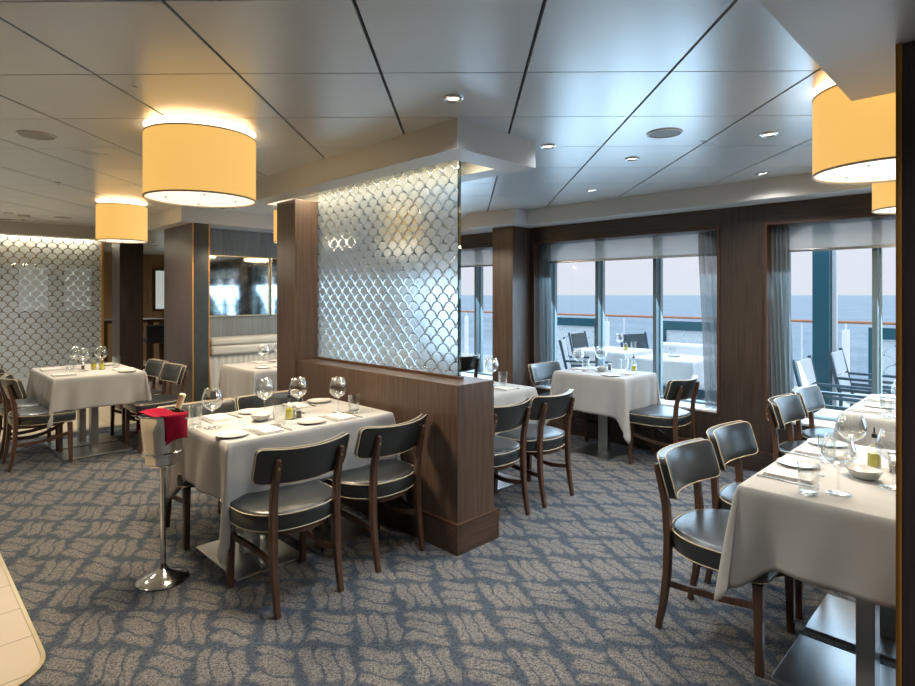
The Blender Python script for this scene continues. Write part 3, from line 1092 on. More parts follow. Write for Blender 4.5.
# ------------------------------------------------------------------ chair
def chair_proto():
    root = empty('dining_chair')

    def outline(k=1.0, n=44):
        pts = []
        a = 0.260 * k
        # back: superellipse half, front: rounded corners
        for i in range(n // 2 + 1):
            t = PI + PI * i / (n // 2)
            cx_, sy_ = math.cos(t), math.sin(t)
            e_ = 2 / 2.35
            pts.append((a * math.copysign(abs(cx_) ** e_, cx_), 0.02 + 0.260 * k * math.copysign(abs(sy_) ** e_, sy_)))
        r = 0.05
        yf = 0.02 + 0.195 * k
        for i in range(7):
            t = i / 6 * PI / 2
            pts.append((a - r + r * math.cos(t), yf - r + r * math.sin(t)))
        for i in range(7):
            t = PI / 2 + i / 6 * PI / 2
            pts.append((-a + r + r * math.cos(t), yf - r + r * math.sin(t)))
        return pts

    base = outline()
    n = len(base)
    mb_ = MB()
    rings = []
    for (z, k) in ((0.372, 0.94), (0.376, 0.975), (0.388, 0.995), (0.42, 1.005), (0.448, 1.0), (0.462, 0.98), (0.470, 0.90), (0.476, 0.65), (0.478, 0.3)):
        rings.append([mb_.bm.verts.new((x * k, 0.01 + (y - 0.01) * k, z)) for x, y in base])
    mb_.face(list(reversed(rings[0])))
    for a, b in zip(rings, rings[1:]):
        for i in range(n):
            mb_.face([a[i], a[(i + 1) % n], b[(i + 1) % n], b[i]])
    mb_.face(rings[-1])
    seat = mb_.build('seat', M['leather'], root, angle=60)
    for z, k in ((0.458, 0.997), (0.382, 0.992)):
        MB().tube([(x * k, 0.01 + (y - 0.01) * k, z) for x, y in base], 0.0027, 6, closed=True).build('piping', M['piping'], seat)
    # rail under the seat
    mb_ = MB()
    mb_.prism([(x * 0.74, -0.02 + (y - 0.01) * 0.78) for x, y in base], 0.345, 0.374)
    mb_.build('seat_rail', M['chairwood'], root, smooth=False)
    # legs
    for sx in (-1, 1):
        p = [Vector((sx * 0.208, 0.178, 0)), Vector((sx * 0.204, 0.172, 0.36))]
        MB().sweep(p, [(-0.018, -0.018), (0.018, -0.018), (0.018, 0.018), (-0.018, 0.018)], up=Vector((0, 1, 0)), scales=[0.80, 1.05]).build('leg', M['chairwood'], root, bevel=0.003)
        path = []
        ctrl = [(-0.258, 0.0), (-0.234, 0.12), (-0.217, 0.26), (-0.212, 0.42), (-0.221, 0.56), (-0.242, 0.65), (-0.266, 0.738)]
        for i in range(len(ctrl) - 1):
            for q in range(3):
                t = q / 3
                path.append(Vector((sx * 0.172, ctrl[i][0] + (ctrl[i + 1][0] - ctrl[i][0]) * t, ctrl[i][1] + (ctrl[i + 1][1] - ctrl[i][1]) * t)))
        path.append(Vector((sx * 0.172, ctrl[-1][0], ctrl[-1][1])))
        kk = [0.85 + 0.25 * math.sin(PI * i / (len(path) - 1)) for i in range(len(path))]
        kk[-1] *= 0.75
        post = MB().sweep(path, [(-0.016, -0.015), (0.016, -0.015), (0.016, 0.015), (-0.016, 0.015)], up=Vector((0, 1, 0)), scales=kk).build('leg', M['chairwood'], root, bevel=0.004, angle=50)
        Mx = Matrix.Translation((sx * 0.172, -0.2685, 0.695)) @ Matrix.Rotation(PI / 2, 4, 'X')
        MB().lathe([(0.006, 0), (0.006, 0.004)], 10, M=Mx).build('screw', M['screw'], post)
        # curved side stretcher
        sp_ = []
        for i in range(13):
            t = i / 12
            sp_.append(Vector((sx * (0.204 - 0.032 * t) - sx * 0.05 * math.sin(PI * t), 0.172 - 0.39 * t, 0.270 - 0.030 * math.sin(PI * t) - 0.055 * t)))
        MB().sweep(sp_, [(-0.009, -0.015), (0.009, -0.015), (0.009, 0.015), (-0.009, 0.015)]).build('stretcher', M['chairwood'], root, bevel=0.003, angle=50)
    # backrest pad
    HW, HH, T, rc, zc = 0.250, 0.086, 0.046, 0.028, 0.690

    def pos(x, z, d):
        yb = -0.252 + 0.075 * (x / HW) ** 2 - (z - zc) * 0.30
        nx = -0.15 * x / HW / HW * 0.5
        return Vector((x + nx * d, yb + d, z + 0.012 * (x / HW) ** 2))

    xs = [HW * math.sin(PI / 2 * (i / 11)) for i in range(-11, 12)]

    def hh(x):
        d_ = HW - abs(x)
        return HH if d_ >= rc else HH - rc + math.sqrt(max(0, rc * rc - (rc - d_) ** 2))

    mb_ = MB()
    NZ = 8
    F, B = [], []
    for x in xs:
        h_ = hh(x)
        f_, b_ = [], []
        for j in range(NZ + 1):
            t = -1 + 2 * j / NZ
            ed = min(1 - abs(t), (HW - abs(x)) / HH)
            puff = 0.010 * min(1, ed * 2.4) ** 0.5 if ed > 0 else 0
            f_.append(mb_.bm.verts.new(pos(x, zc + h_ * t, T / 2 - 0.008 + puff)))
            b_.append(mb_.bm.verts.new(pos(x, zc + h_ * t, -T / 2 + 0.006 - puff * 0.4)))
        F.append(f_)
        B.append(b_)
    for i in range(len(xs) - 1):
        for j in range(NZ):
            mb_.face([F[i][j], F[i][j + 1], F[i + 1][j + 1], F[i + 1][j]])
            mb_.face([B[i][j], B[i + 1][j], B[i + 1][j + 1], B[i][j + 1]])
        mb_.face([F[i][0], F[i + 1][0], B[i + 1][0], B[i][0]])
        mb_.face([F[i][NZ], B[i][NZ], B[i + 1][NZ], F[i + 1][NZ]])
    for i in (0, len(xs) - 1):
        for j in range(NZ):
            mb_.face([F[i][j], B[i][j], B[i][j + 1], F[i][j + 1]])
    back = mb_.build('backrest', M['leather'], root, angle=50)
    for dd in (T / 2 - 0.008, -T / 2 + 0.006):
        loop = [pos(x, zc + hh(x), dd) for x in xs] + [pos(x, zc - hh(x), dd) for x in reversed(xs)]
        MB().tube(loop, 0.0027, 6, closed=True, up=Vector((0, 1, 0))).build('piping', M['piping'], back)
    return root


CHAIR = Proto(chair_proto())
RZ = {'+v': A45, '-v': A45 + PI, '+u': -A45, '-u': A45 + PI / 2}


def chair(u, v, face, label, group, dr=0.0):
    p = W(u, v)
    return CHAIR.put((p.x, p.y, 0), RZ[face] + dr, label, 'chair', group)


GF = 'black leather chairs at the foreground table'
chair(1.465, 2.730, '+v', 'black leather chair nearest the camera, back turned, at the foreground table', GF)
chair(2.045, 2.770, '+v', 'black leather chair tucked between the foreground table and the half wall', GF, 0.08)
chair(1.470, 3.700, '-v', 'black leather chair on the far side of the foreground table, behind the ice bucket', GF)
chair(1.975, 3.700, '-v', 'black leather chair on the far side of the foreground table, next to the partition column', GF)
GR = 'black leather chairs at the near right table'
chair(2.650, 0.935, '-v', 'black leather chair in the right foreground, seat fully visible beside the tablecloth', GR)
chair(3.215, 0.940, '-v', 'second black leather chair at the near right table, behind the foremost one', GR)
GS = 'black leather chairs at the table by the right window'
chair(4.42, 1.000, '-v', 'black leather chair at the far right table, the one nearer the camera', GS)
chair(4.97, 1.000, '-v', 'black leather chair at the far right table, against the right window', GS)
GP = 'black leather chairs at the table behind the half wall'
chair(2.935, 2.685, '+v', 'black leather chair just right of the half wall end, partly hidden by it', GP)
chair(3.470, 2.685, '+v', 'black leather chair at the outer end of the table behind the half wall', GP)
chair(2.98, 3.70, '-v', 'black leather chair behind the glass partition, nearest the half wall', GP)
chair(3.45, 3.70, '-v', 'black leather chair behind the glass partition, facing the camera side', GP)
GW = 'black leather chairs at the window table'
chair(4.900, 2.340, '+v', 'black leather chair right of the window table, below the thin curtain', GW)
chair(4.900, 3.410, '-v', 'black leather chair left of the window table, beside the pilaster', GW)
chair(4.880, 4.960, '+v', 'black leather chair seen between the glass edge and the pilaster', 'black leather chair by the narrow window')
GL = 'black leather chairs at the left table'
chair(1.01, 6.300, '+u', 'black leather chair at the left edge, the front one facing the left table', GL)
chair(1.01, 6.840, '+u', 'black leather chair at the left edge, the one behind, nearer the screen', GL)
chair(1.900, 6.190, '-u', 'black leather chair right of the left table, the nearer one', GL)
chair(1.900, 6.720, '-u', 'black leather chair right of the left table, the farther one', GL)


# ------------------------------------------------------------------ tables and cloths
def cloth_mesh(a, b, hang, corner, seed, zt=0.757, hem=None):
    rnd = random.Random(seed)
    ph = [rnd.uniform(0, 6.28) for _ in range(8)]
    P = []   # (x, y, nx, ny, corner weight, s)
    rc = 0.005
    fan = 8

    def edge(x0, y0, x1, y1, nx, ny):
        L_ = math.hypot(x1 - x0, y1 - y0)
        k = int(L_ / 0.020)
        for i in range(k + 1):
            t = i / k
            P.append((x0 + (x1 - x0) * t, y0 + (y1 - y0) * t, nx, ny, min(t, 1 - t) * L_))

    def corner_fan(cx_, cy_, a0):
        for i in range(1, fan):
            an = a0 + i / fan * PI / 2
            d_ = -min(i, fan - i) / (fan / 2)
            P.append((cx_ + rc * math.cos(an), cy_ + rc * math.sin(an), math.cos(an), math.sin(an), d_))

    edge(a, -b + rc, a, b - rc, 1, 0)
    corner_fan(a - rc, b - rc, 0)
    edge(a - rc, b, -a + rc, b, 0, 1)
    corner_fan(-a + rc, b - rc, PI / 2)
    edge(-a, b - rc, -a, -b + rc, -1, 0)
    corner_fan(-a + rc, -b + rc, PI)
    edge(-a + rc, -b, a - rc, -b, 0, -1)
    corner_fan(a - rc, -b + rc, PI * 1.5)
    m_ = MB()
    n = len(P)
    rings = []
    ins = [m_.bm.verts.new((x - nx * 0.005, y - ny * 0.005, zt)) for x, y, nx, ny, d_ in P]
    rings.append(ins)
    rings.append([m_.bm.verts.new((x, y, zt - 0.003)) for x, y, nx, ny, d_ in P])
    rows = 15
    for k in range(1, rows + 1):
        t = k / rows
        ring = []
        for i, (x, y, nx, ny, d_) in enumerate(P):
            if d_ < 0:          # in the corner fan
                cw = 1.0
                fanw = -d_
            else:
                cw = math.exp(-(d_ / 0.080) ** 2)
                fanw = 0.0
            drop = hang + corner * (0.62 * cw + 0.38 * fanw)
            s_ = i * 0.02
            wav = 0.010 * math.sin(s_ * 15 + ph[0]) + 0.008 * math.sin(s_ * 31 + ph[1] + 2 * t) + 0.006 * math.sin(s_ * 7 + ph[2])
            off = 0.006 + 0.010 * t + wav * t * 0.8
            flank = math.exp(-((d_ - 0.10) / 0.05) ** 2) if d_ >= 0 else 0
            off += (0.035 * fanw * t ** 0.8) + 0.02 * (cw if d_ < 0 else cw * 0.5) * t - 0.035 * flank * t
            # pull points near a corner outward along the edge, so the fold opens
            x2, y2 = x + nx * off, y + ny * off
            if d_ >= 0 and d_ < 0.12:
                tx, ty = (0, math.copysign(1, y)) if nx else (math.copysign(1, x), 0)
                pull = 0.026 * (1 - d_ / 0.12) ** 1.5 * t
                x2 += tx * pull
                y2 += ty * pull
            if d_ < 0:
                x2 += math.copysign(0.014, x) * t
                y2 += math.copysign(0.014, y) * t
            ring.append(m_.bm.verts.new((x2, y2, zt - 0.003 - drop * t)))
        rings.append(ring)
    for p, q in zip(rings, rings[1:]):
        for i in range(n):
            m_.face([p[i], p[(i + 1) % n], q[(i + 1) % n], q[i]])
    m_.face(ins)
    return m_


def table(uc, vc, lu, lv, tlabel, clabel, hang=0.285, corner=0.20, seed=1, plates=True, long='u'):
    root = empty('dining_table', W(uc, vc), A45)
    tag(root, tlabel, 'table', 'restaurant tables')
    a, b = lu / 2, lv / 2
    box(-a + 0.004, a - 0.004, -b + 0.004, b - 0.004, 0.722, 0.750).build('tabletop', M['chairwood'], root, smooth=False, bevel=0.004)
    n_ = 2 if max(lu, lv) > 0.9 else 1
    for k in range(n_):
        d_ = ((k - 0.5) * 0.48) if n_ == 2 else 0
        px, py = (d_, 0) if lu >= lv else (0, d_)
        sx, sy = (0.05, 0.03) if lu >= lv else (0.03, 0.05)
        box(px - sx, px + sx, py - sy, py + sy, 0.012, 0.722).build('pedestal', M['pedestal'], root, smooth=False, bevel=0.003)
        wx, wy = (0.20, 0.28) if lu >= lv else (0.28, 0.20)
        box(px - wx, px + wx, py - wy, py + wy, 0.0, 0.012).build('base_plate', M['steel'], root, smooth=False, bevel=0.002)
    c = cloth_mesh(a, b, hang, corner, seed).build('tablecloth', M['cloth'], loc=W(uc, vc), rz=A45, angle=55)
    so = c.modifiers.new('thickness', 'SOLIDIFY')
    so.thickness = 0.0025
    so.offset = 1
    tag(c, clabel, 'tablecloth', 'white linen tablecloths')


# name, uc, vc, lu, lv
T = {
    'front': (1.745, 3.215, 1.05, 0.74),
    'right': (2.885, 0.44, 1.05, 0.74),
    'rwin': (4.73, 0.48, 1.03, 0.74),
    'part': (3.215, 3.17, 0.98, 0.70),
    'win': (4.91, 2.91, 0.58, 0.76),
    'left': (1.43, 6.62, 0.74, 1.06),
    'banq': (3.05, 5.72, 1.0, 0.74),
    'back': (4.80, 5.58, 0.62, 0.66),
}
table(*T['front'], 'table under the foreground cloth, on twin steel pedestals', 'white cloth with deep corner folds on the foreground table beside the ice bucket', 0.30, 0.26, 3)
table(*T['right'], 'table in the right foreground with brushed steel base plates', 'white cloth on the near right table, cut off by the fin wall', 0.285, 0.17, 11)
table(*T['rwin'], 'table by the right window, behind the near right table', 'white cloth on the far right table by the window', 0.285, 0.16, 5)
table(*T['part'], 'table hidden behind the half wall with only its outer end visible', 'white cloth on the table just behind the half wall', 0.30, 0.16, 6)
table(*T['win'], 'small square table standing under the middle window', 'white cloth on the small window table, corner drooping low', 0.345, 0.20, 7)
table(*T['left'], 'table at the left near the etched screen, on twin steel pedestals', 'white cloth on the left table near the etched screen', 0.285, 0.14, 8)
table(*T['banq'], 'table in front of the cream banquette', 'white cloth on the table in front of the cream banquette', 0.42, 0.16, 9)
table(*T['back'], 'small table behind the glass partition by the narrow window', 'white cloth on the table seen only through the etched glass', 0.30, 0.14, 10)


# ------------------------------------------------------------------ tableware
def wine_glass():
    r = empty('wine_glass')
    prof = [(0.0, 0.0), (0.036, 0.0), (0.037, 0.002), (0.020, 0.0045), (0.006, 0.008), (0.0038, 0.014), (0.0035, 0.075), (0.006, 0.086), (0.018, 0.093), (0.034, 0.105), (0.044, 0.122), (0.0475, 0.140), (0.045, 0.160), (0.038, 0.182), (0.0335, 0.200), (0.0325, 0.2005), (0.0368, 0.182), (0.0435, 0.160), (0.046, 0.140), (0.0425, 0.123), (0.033, 0.107), (0.017, 0.096), (0.0, 0.092)]
    prof = [(a_ * 1.2, b_ * 1.1) for a_, b_ in prof]
    MB().lathe(prof[:7], 28, cap=False).build('foot', M['glassware'], r, angle=180)
    MB().lathe(prof[6:], 32, cap=False).build('bowl', M['glassware'], r, angle=180)
    return r


def tumbler():
    prof = [(0.0, 0.0), (0.028, 0.0), (0.030, 0.003), (0.034, 0.095), (0.0325, 0.0955), (0.0285, 0.014), (0.0, 0.012)]
    prof = [(a_ * 1.1, b_ * 1.22) for a_, b_ in prof]
    return MB().lathe(prof, 28, cap=False).build('tumbler', M['tumbler'], angle=60)


def plate():
    prof = [(0.0, 0.0), (0.045, 0.0), (0.060, 0.004), (0.082, 0.011), (0.083, 0.013), (0.060, 0.008), (0.045, 0.005), (0.0, 0.005)]
    return MB().lathe(prof, 36, cap=False).build('side_plate', M['china'], angle=60)


def napkin():
    m_ = MB()
    for i in range(3):
        z = 0.0042 * i
        k = 0.003 * i
        m_.box(-0.060 + k, 0.060 - k * 0.3, -0.092 + k, 0.092 - k, z, z + 0.004)
    return m_.build('folded_napkin', M['napkin'], bevel=0.0012)


def fork():
    m_ = MB()
    pth = [Vector((0, -0.095, 0.002)), Vector((0, -0.03, 0.004)), Vector((0, 0.03, 0.006)), Vector((0, 0.05, 0.003))]
    m_.sweep(pth, [(-0.004, -0.001), (0.004, -0.001), (0.004, 0.001), (-0.004, 0.001)], scales=[1.6, 0.8, 0.7, 1.6])
    for k in range(4):
        x = -0.0085 + k * 0.00567
        m_.box(x - 0.0011, x + 0.0011, 0.05, 0.10, 0.002, 0.0038)
    m_.box(-0.0095, 0.0095, 0.046, 0.056, 0.002, 0.0038)
    return m_.build('fork', M['steel'])


def knife():
    m_ = MB()
    m_.box(-0.005, 0.005, -0.105, -0.005, 0.0005, 0.006)
    pts_ = [(-0.006, -0.005), (0.008, -0.005), (0.010, 0.05), (0.007, 0.09), (-0.003, 0.105), (-0.006, 0.09)]
    m_.prism(pts_, 0.001, 0.003)
    return m_.build('knife', M['steel'])


def bowl():
    m_ = MB()
    rings = []
    for (r, z) in ((0.0, 0.0), (0.030, 0.0), (0.050, 0.012), (0.066, 0.036), (0.068, 0.038), (0.062, 0.034), (0.045, 0.014), (0.0, 0.008)):
        rings.append([m_.bm.verts.new((r * 1.15 * math.cos(2 * PI * i / 32), r * 0.82 * math.sin(2 * PI * i / 32), z + (0.008 * abs(math.cos(2 * PI * i / 32)) ** 3 if r > 0.06 else 0))) for i in range(32)] if r else [m_.bm.verts.new((0, 0, z))])
    for p, q in zip(rings, rings[1:]):
        for i in range(32):
            j = (i + 1) % 32
            if len(p) == 1:
                m_.face([p[0], q[j], q[i]])
            elif len(q) == 1:
                m_.face([p[i], p[j], q[0]])
            else:
                m_.face([p[i], p[j], q[j], q[i]])
    return m_.build('sauce_bowl', M['greychina'], angle=60)


def oil_bottle():
    r = empty('oil_bottle')
    MB().lathe([(0, 0), (0.024, 0), (0.026, 0.004), (0.026, 0.075), (0.022, 0.088), (0.010, 0.100), (0.009, 0.135), (0.011, 0.137), (0.0, 0.137)], 24, cap=False).build('glass_body', M['tumbler'], r)
    MB().lathe([(0, 0.004), (0.0235, 0.005), (0.0235, 0.062), (0, 0.062)], 24, cap=False).build('oil', M['oil'], r)
    MB().lathe([(0, 0.128), (0.0105, 0.128), (0.0105, 0.145), (0.004, 0.148), (0.003, 0.172), (0, 0.173)], 16, cap=False).build('pourer', M['cork'], r)
    return r


def shaker(mat, nm):
    r = empty(nm)
    MB().lathe([(0, 0), (0.018, 0), (0.018, 0.055), (0.0, 0.055)], 20, cap=False).build('jar', M['tumbler'], r)
    MB().lathe([(0, 0.003), (0.0155, 0.003), (0.0155, 0.042), (0, 0.042)], 20, cap=False).build('filling', mat, r)
    MB().lathe([(0, 0.055), (0.0185, 0.055), (0.0185, 0.068), (0.015, 0.072), (0, 0.073)], 20, cap=False).build('cap', M['steel'], r)
    return r


PG, PT, PP, PN, PF, PK, PB, PO = [Proto(f()) for f in (wine_glass, tumbler, plate, napkin, fork, knife, bowl, oil_bottle)]
PS, PQ = Proto(shaker(M['pepper'], 'pepper_shaker')), Proto(shaker(M['salt'], 'salt_shaker'))
KIND = {
    'glass': (PG, 'clear stemmed wine glass', 'wine glass', 'wine glasses'),
    'tumbler': (PT, 'clear water tumbler', 'glass', 'water tumblers'),
    'plate': (PP, 'small white side plate', 'plate', 'side plates'),
    'napkin': (PN, 'folded white linen napkin', 'napkin', 'folded napkins'),
    'fork': (PF, 'steel fork', 'fork', 'forks'),
    'knife': (PK, 'steel knife', 'knife', 'knives'),
    'bowl': (PB, 'shallow oval grey bowl', 'bowl', 'sauce bowls'),
    'oil': (PO, 'olive oil bottle', 'bottle', 'oil bottles'),
    'pepper': (PS, 'dark pepper shaker', 'shaker', 'shakers'),
    'salt': (PQ, 'pale salt shaker', 'shaker', 'shakers'),
}
ZT = 0.7598


def put(kind, u, v, where, table_name, rot=0.0, z=ZT):
    pr, desc, cat, grp = KIND[kind]
    p = W(u, v)
    return pr.put((p.x, p.y, z), A45 + rot, desc + ' ' + where, cat, grp + ' on the ' + table_name)


def place_setting(u, v, d, where, tn, items='npfk'):
    """d: 'v+' the diner sits at +v side etc. ; (u, v) = middle of the table edge in front of the diner"""
    ang = {'v-': 0, 'v+': PI, 'u-': -PI / 2, 'u+': PI / 2}[d]
    ca, sa = math.cos(ang), math.sin(ang)

    def at(x, y):
        return u + x * ca - y * sa, v + x * sa + y * ca
    if 'n' in items:
        put('napkin', *at(0.0, 0.115), where, tn, ang + PI / 2 * 0)
    if 'k' in items:
        put('knife', *at(0.090, 0.125), where + ', on the right', tn, ang)
    if 'f' in items:
        put('fork', *at(-0.078, 0.125), where + ', on the left', tn, ang)
    if 'p' in items:
        put('plate', *at(-0.185, 0.14), where, tn, ang)
    if 'g' in items:
        put('glass', *at(0.09, 0.30), where, tn, ang)
    if 't' in items:
        put('tumbler', *at(0.165, 0.235), where, tn, ang)


tn = 'foreground table'
# measured positions on the foreground table
for (k, u, v, wh, rt) in (
    ('glass', 1.333, 3.262, 'at the ice bucket end of the foreground table', 0),
    ('tumbler', 1.272, 3.345, 'left of the wine glass by the ice bucket', 0),
    ('glass', 1.700, 3.380, 'left of the oil bottle in the middle of the foreground table', 0),
    ('glass', 1.870, 3.275, 'right behind the shakers in the middle of the foreground table', 0),
    ('tumbler', 1.640, 3.075, 'in front of the oil bottle on the foreground table', 0),
    ('glass', 2.050, 3.105, 'beside the half wall on the foreground table', 0),
    ('tumbler', 2.125, 3.040, 'beside the half wall on the foreground table', 0),
    ('plate', 1.330, 3.000, 'at the near left corner of the foreground table', 0),
    ('plate', 1.790, 2.985, 'at the near edge of the foreground table, middle', 0),
    ('plate', 1.670, 3.500, 'at the far edge of the foreground table, middle', 0),
    ('plate', 2.165, 3.515, 'at the far corner of the foreground table by the column', 0),
    ('napkin', 1.515, 2.985, 'before the nearest chair at the foreground table', 0.05),
    ('knife', 1.605, 2.995, 'right of the napkin before the nearest chair', 0.05),
    ('fork', 1.437, 2.990, 'left of the napkin before the nearest chair', 0.05),
    ('napkin', 1.985, 2.985, 'before the chair by the half wall at the foreground table', 0.03),
    ('knife', 2.073, 2.990, 'right of the napkin by the half wall, foreground table', 0.03),
    ('fork', 1.905, 2.990, 'left of the napkin by the half wall, foreground table', 0.03),
    ('napkin', 1.455, 3.480, 'at the far left side of the foreground table', PI),
    ('knife', 1.372, 3.480, 'at the far left side of the foreground table, near the tumbler', PI),
    ('fork', 1.550, 3.480, 'at the far side of the foreground table, between napkin and plate', PI),
    ('napkin', 1.975, 3.485, 'at the far side of the foreground table near the column', PI),
    ('fork', 2.062, 3.485, 'at the far side of the foreground table near the column', PI),
    ('bowl', 1.610, 3.245, 'in the middle of the foreground table', 0.6),
    ('oil', 1.745, 3.160, 'in the middle of the foreground table', 0),
    ('pepper', 1.805, 3.150, 'in the middle of the foreground table', 0),
    ('salt', 1.795, 3.205, 'in the middle of the foreground table', 0),
):
    put(k, u - 0.035, v - 0.03, wh, tn, rt)

tn = 'near right table'
for (k, u, v, wh, rt) in (
    ('tumbler', 2.425, 0.585, 'at the near end of the near right table', 0),
    ('glass', 2.515, 0.508, 'nearest the camera on the near right table', 0),
    ('glass', 3.020, 0.560, 'in the middle of the near right table, behind the foremost glass', 0),
    ('glass', 2.740, 0.375, 'beside the fin wall on the near right table', 0),
    ('tumbler', 2.955, 0.640, 'in the middle of the near right table, between napkin and wine glass', 0),
    ('bowl', 2.800, 0.480, 'in the middle of the near right table', 0.9),
    ('oil', 3.010, 0.478, 'behind the bowl on the near right table', 0),
    ('pepper', 2.975, 0.405, 'right of the oil bottle on the near right table', 0),
    ('salt', 3.050, 0.420, 'right of the oil bottle on the near right table', 0),
    ('napkin', 2.620, 0.695, 'before the foremost chair at the near right table', PI),
    ('knife', 2.530, 0.690, 'nearest the camera on the near right table', PI),
    ('fork', 2.705, 0.695, 'beyond the first napkin of the near right table', PI),
    ('plate', 2.815, 0.715, 'before the foremost chair at the near right table', 0),
    ('napkin', 3.085, 0.700, 'before the second chair at the near right table', PI),
    ('knife', 2.995, 0.730, 'before the second napkin of the near right table', PI),
    ('fork', 3.170, 0.700, 'beyond the second napkin of the near right table', PI),
    ('plate', 3.300, 0.715, 'at the far end of the near right table', 0),
):
    put(k, u, v, wh, tn, rt)

u, v, lu, lv = T['rwin']
tn = 'far right table'
place_setting(4.45, 0.85, 'v+', 'at the near seat of the far right table', tn, 'npfkgt')
place_setting(4.95, 0.85, 'v+', 'at the window seat of the far right table', tn, 'npfkg')
put('tumbler', 4.60, 0.50, 'in the middle of the far right table', tn)
put('glass', 4.72, 0.45, 'in the middle of the far right table, beside the tumbler', tn)
put('glass', 4.40, 0.40, 'beside the fin wall edge on the far right table', tn)
tn = 'table behind the half wall'
put('glass', 3.565, 3.165, 'at the outer end of the table behind the half wall', tn)
put('tumbler', 3.570, 3.045, 'at the outer end of the table behind the half wall', tn)
place_setting(3.45, 2.83, 'v-', 'at the near seat of the table behind the half wall', tn, 'nfk')
place_setting(3.40, 3.51, 'v+', 'at the far seat of the table behind the half wall', tn, 'nk')
put('glass', 2.95, 3.35, 'behind the etched glass on the table behind the half wall', tn)
tn = 'window table'
place_setting(4.90, 2.585, 'v-', 'on the right side of the window table', tn, 'pfkn')
place_setting(4.90, 3.275, 'v+', 'on the left side of the window table', tn, 'nfk')
put('glass', 5.10, 3.06, 'at the window side of the window table', tn)
put('glass', 4.78, 3.12, 'at the left front of the window table', tn)
put('tumbler', 4.88, 3.10, 'in the middle of the window table', tn)
put('tumbler', 5.10, 2.80, 'at the right back of the window table', tn)
put('bowl', 4.93, 2.95, 'in the middle of the window table', tn, 0.4)
put('pepper', 5.04, 2.93, 'beside the bowl on the window table', tn)
put('oil', 5.13, 2.72, 'by the pane on the window table', tn)
tn = 'left table'
place_setting(1.06, 6.32, 'u-', 'at the near left seat of the left table', tn, 'nkf')
place_setting(1.06, 6.86, 'u-', 'at the far left seat of the left table', tn, 'nkf')
place_setting(1.80, 6.35, 'u+', 'at the near right seat of the left table', tn, 'nkp')
for (k, u, v, wh) in (
    ('glass', 1.38, 6.52, 'in the middle of the left table, the tallest looking one'),
    ('glass', 1.55, 6.62, 'in the middle of the left table, right of the oil'),
    ('tumbler', 1.28, 6.60, 'in the middle of the left table, leftmost'),
    ('tumbler', 1.68, 6.60, 'toward the right side of the left table'),
    ('glass', 1.36, 6.78, 'toward the screen on the left table'),
    ('oil', 1.47, 6.56, 'in the middle of the left table'),
    ('oil', 1.53, 6.51, 'in the middle of the left table, the right one of two'),
    ('pepper', 1.40, 6.65, 'in the middle of the left table'),
    ('plate', 1.66, 6.86, 'at the far right corner of the left table'),
):
    put(k, u, v, wh, tn)
tn = 'banquette table'
place_setting(2.90, 5.35, 'v-', 'at the near side of the banquette table', tn, 'npf')
place_setting(2.90, 6.09, 'v+', 'at the banquette side of the banquette table', tn, 'np')
put('glass', 2.80, 5.66, 'on the left of the banquette table', tn)
put('glass', 3.05, 5.80, 'toward the column on the banquette table', tn)
put('tumbler', 2.96, 5.60, 'on the banquette table', tn)
put('bowl', 3.15, 5.72, 'on the banquette table beside the column', tn)
tn = 'table by the narrow window'
put('glass', 4.70, 5.40, 'seen beside the glass edge by the narrow window', tn)
put('plate', 4.80, 5.40, 'on the table by the narrow window', tn)

# ------------------------------------------------------------------ ice bucket on its stand
bp = Vector((-1.555, 3.03, 0))
st = empty('bucket_stand', bp)
tag(st, 'polished steel ice bucket stand with domed foot on the carpet', 'stand')
MB().lathe([(0, 0.0), (0.128, 0.0), (0.130, 0.006), (0.122, 0.016), (0.085, 0.030), (0.045, 0.045), (0.022, 0.062), (0.016, 0.085), (0, 0.085)], 48, cap=False).build('foot', M['chrome'], st)
MB().lathe([(0.0135, 0.080), (0.0135, 0.605)], 20).build('pole', M['chrome'], st)
MB().lathe([(0.0135, 0.596), (0.07, 0.608), (0.072, 0.616), (0, 0.616)], 32, cap=False).build('cradle', M['chrome'], st)
bu = empty('ice_bucket', bp + Vector((0, 0, 0.616)))
tag(bu, 'brushed steel ice bucket on the stand beside the foreground table', 'ice bucket')
MB().lathe([(0, 0.0), (0.076, 0.0), (0.084, 0.006), (0.089, 0.045), (0.098, 0.050), (0.099, 0.062), (0.091, 0.068), (0.103, 0.18), (0.112, 0.250), (0.117, 0.256), (0.114, 0.262), (0.108, 0.258), (0.099, 0.18), (0.082, 0.02), (0, 0.012)], 56, cap=False).build('bucket_wall', M['chrome'], bu)
for sgn in (-1, 1):
    pth = []
    for i in range(11):
        a = PI * i / 10
        pth.append(Vector((sgn * (0.108 + 0.030 * math.sin(a)), 0.028 * math.cos(a), 0.236)))
    MB().tube(pth, 0.0055, 8).build('handle', M['chrome'], bu)
# wine bottle leaning in the bucket
bt = empty('wine_bottle', bp + Vector((-0.022, 0.035, 0.655)))
bt.rotation_euler = (math.radians(-6), math.radians(17), 0)
tag(bt, 'green wine bottle with cream foil leaning in the ice bucket', 'bottle')
MB().lathe([(0, 0), (0.034, 0), (0.036, 0.006), (0.036, 0.150), (0.030, 0.175), (0.016, 0.198), (0.0140, 0.205), (0.0140, 0.262), (0, 0.262)], 32, cap=False).build('glass_body', M['bottle'], bt)
MB().lathe([(0.0158, 0.250), (0.0158, 0.308), (0.0170, 0.310), (0.0170, 0.324), (0.013, 0.328), (0, 0.328)], 24, cap=False).build('foil', M['foil'], bt)
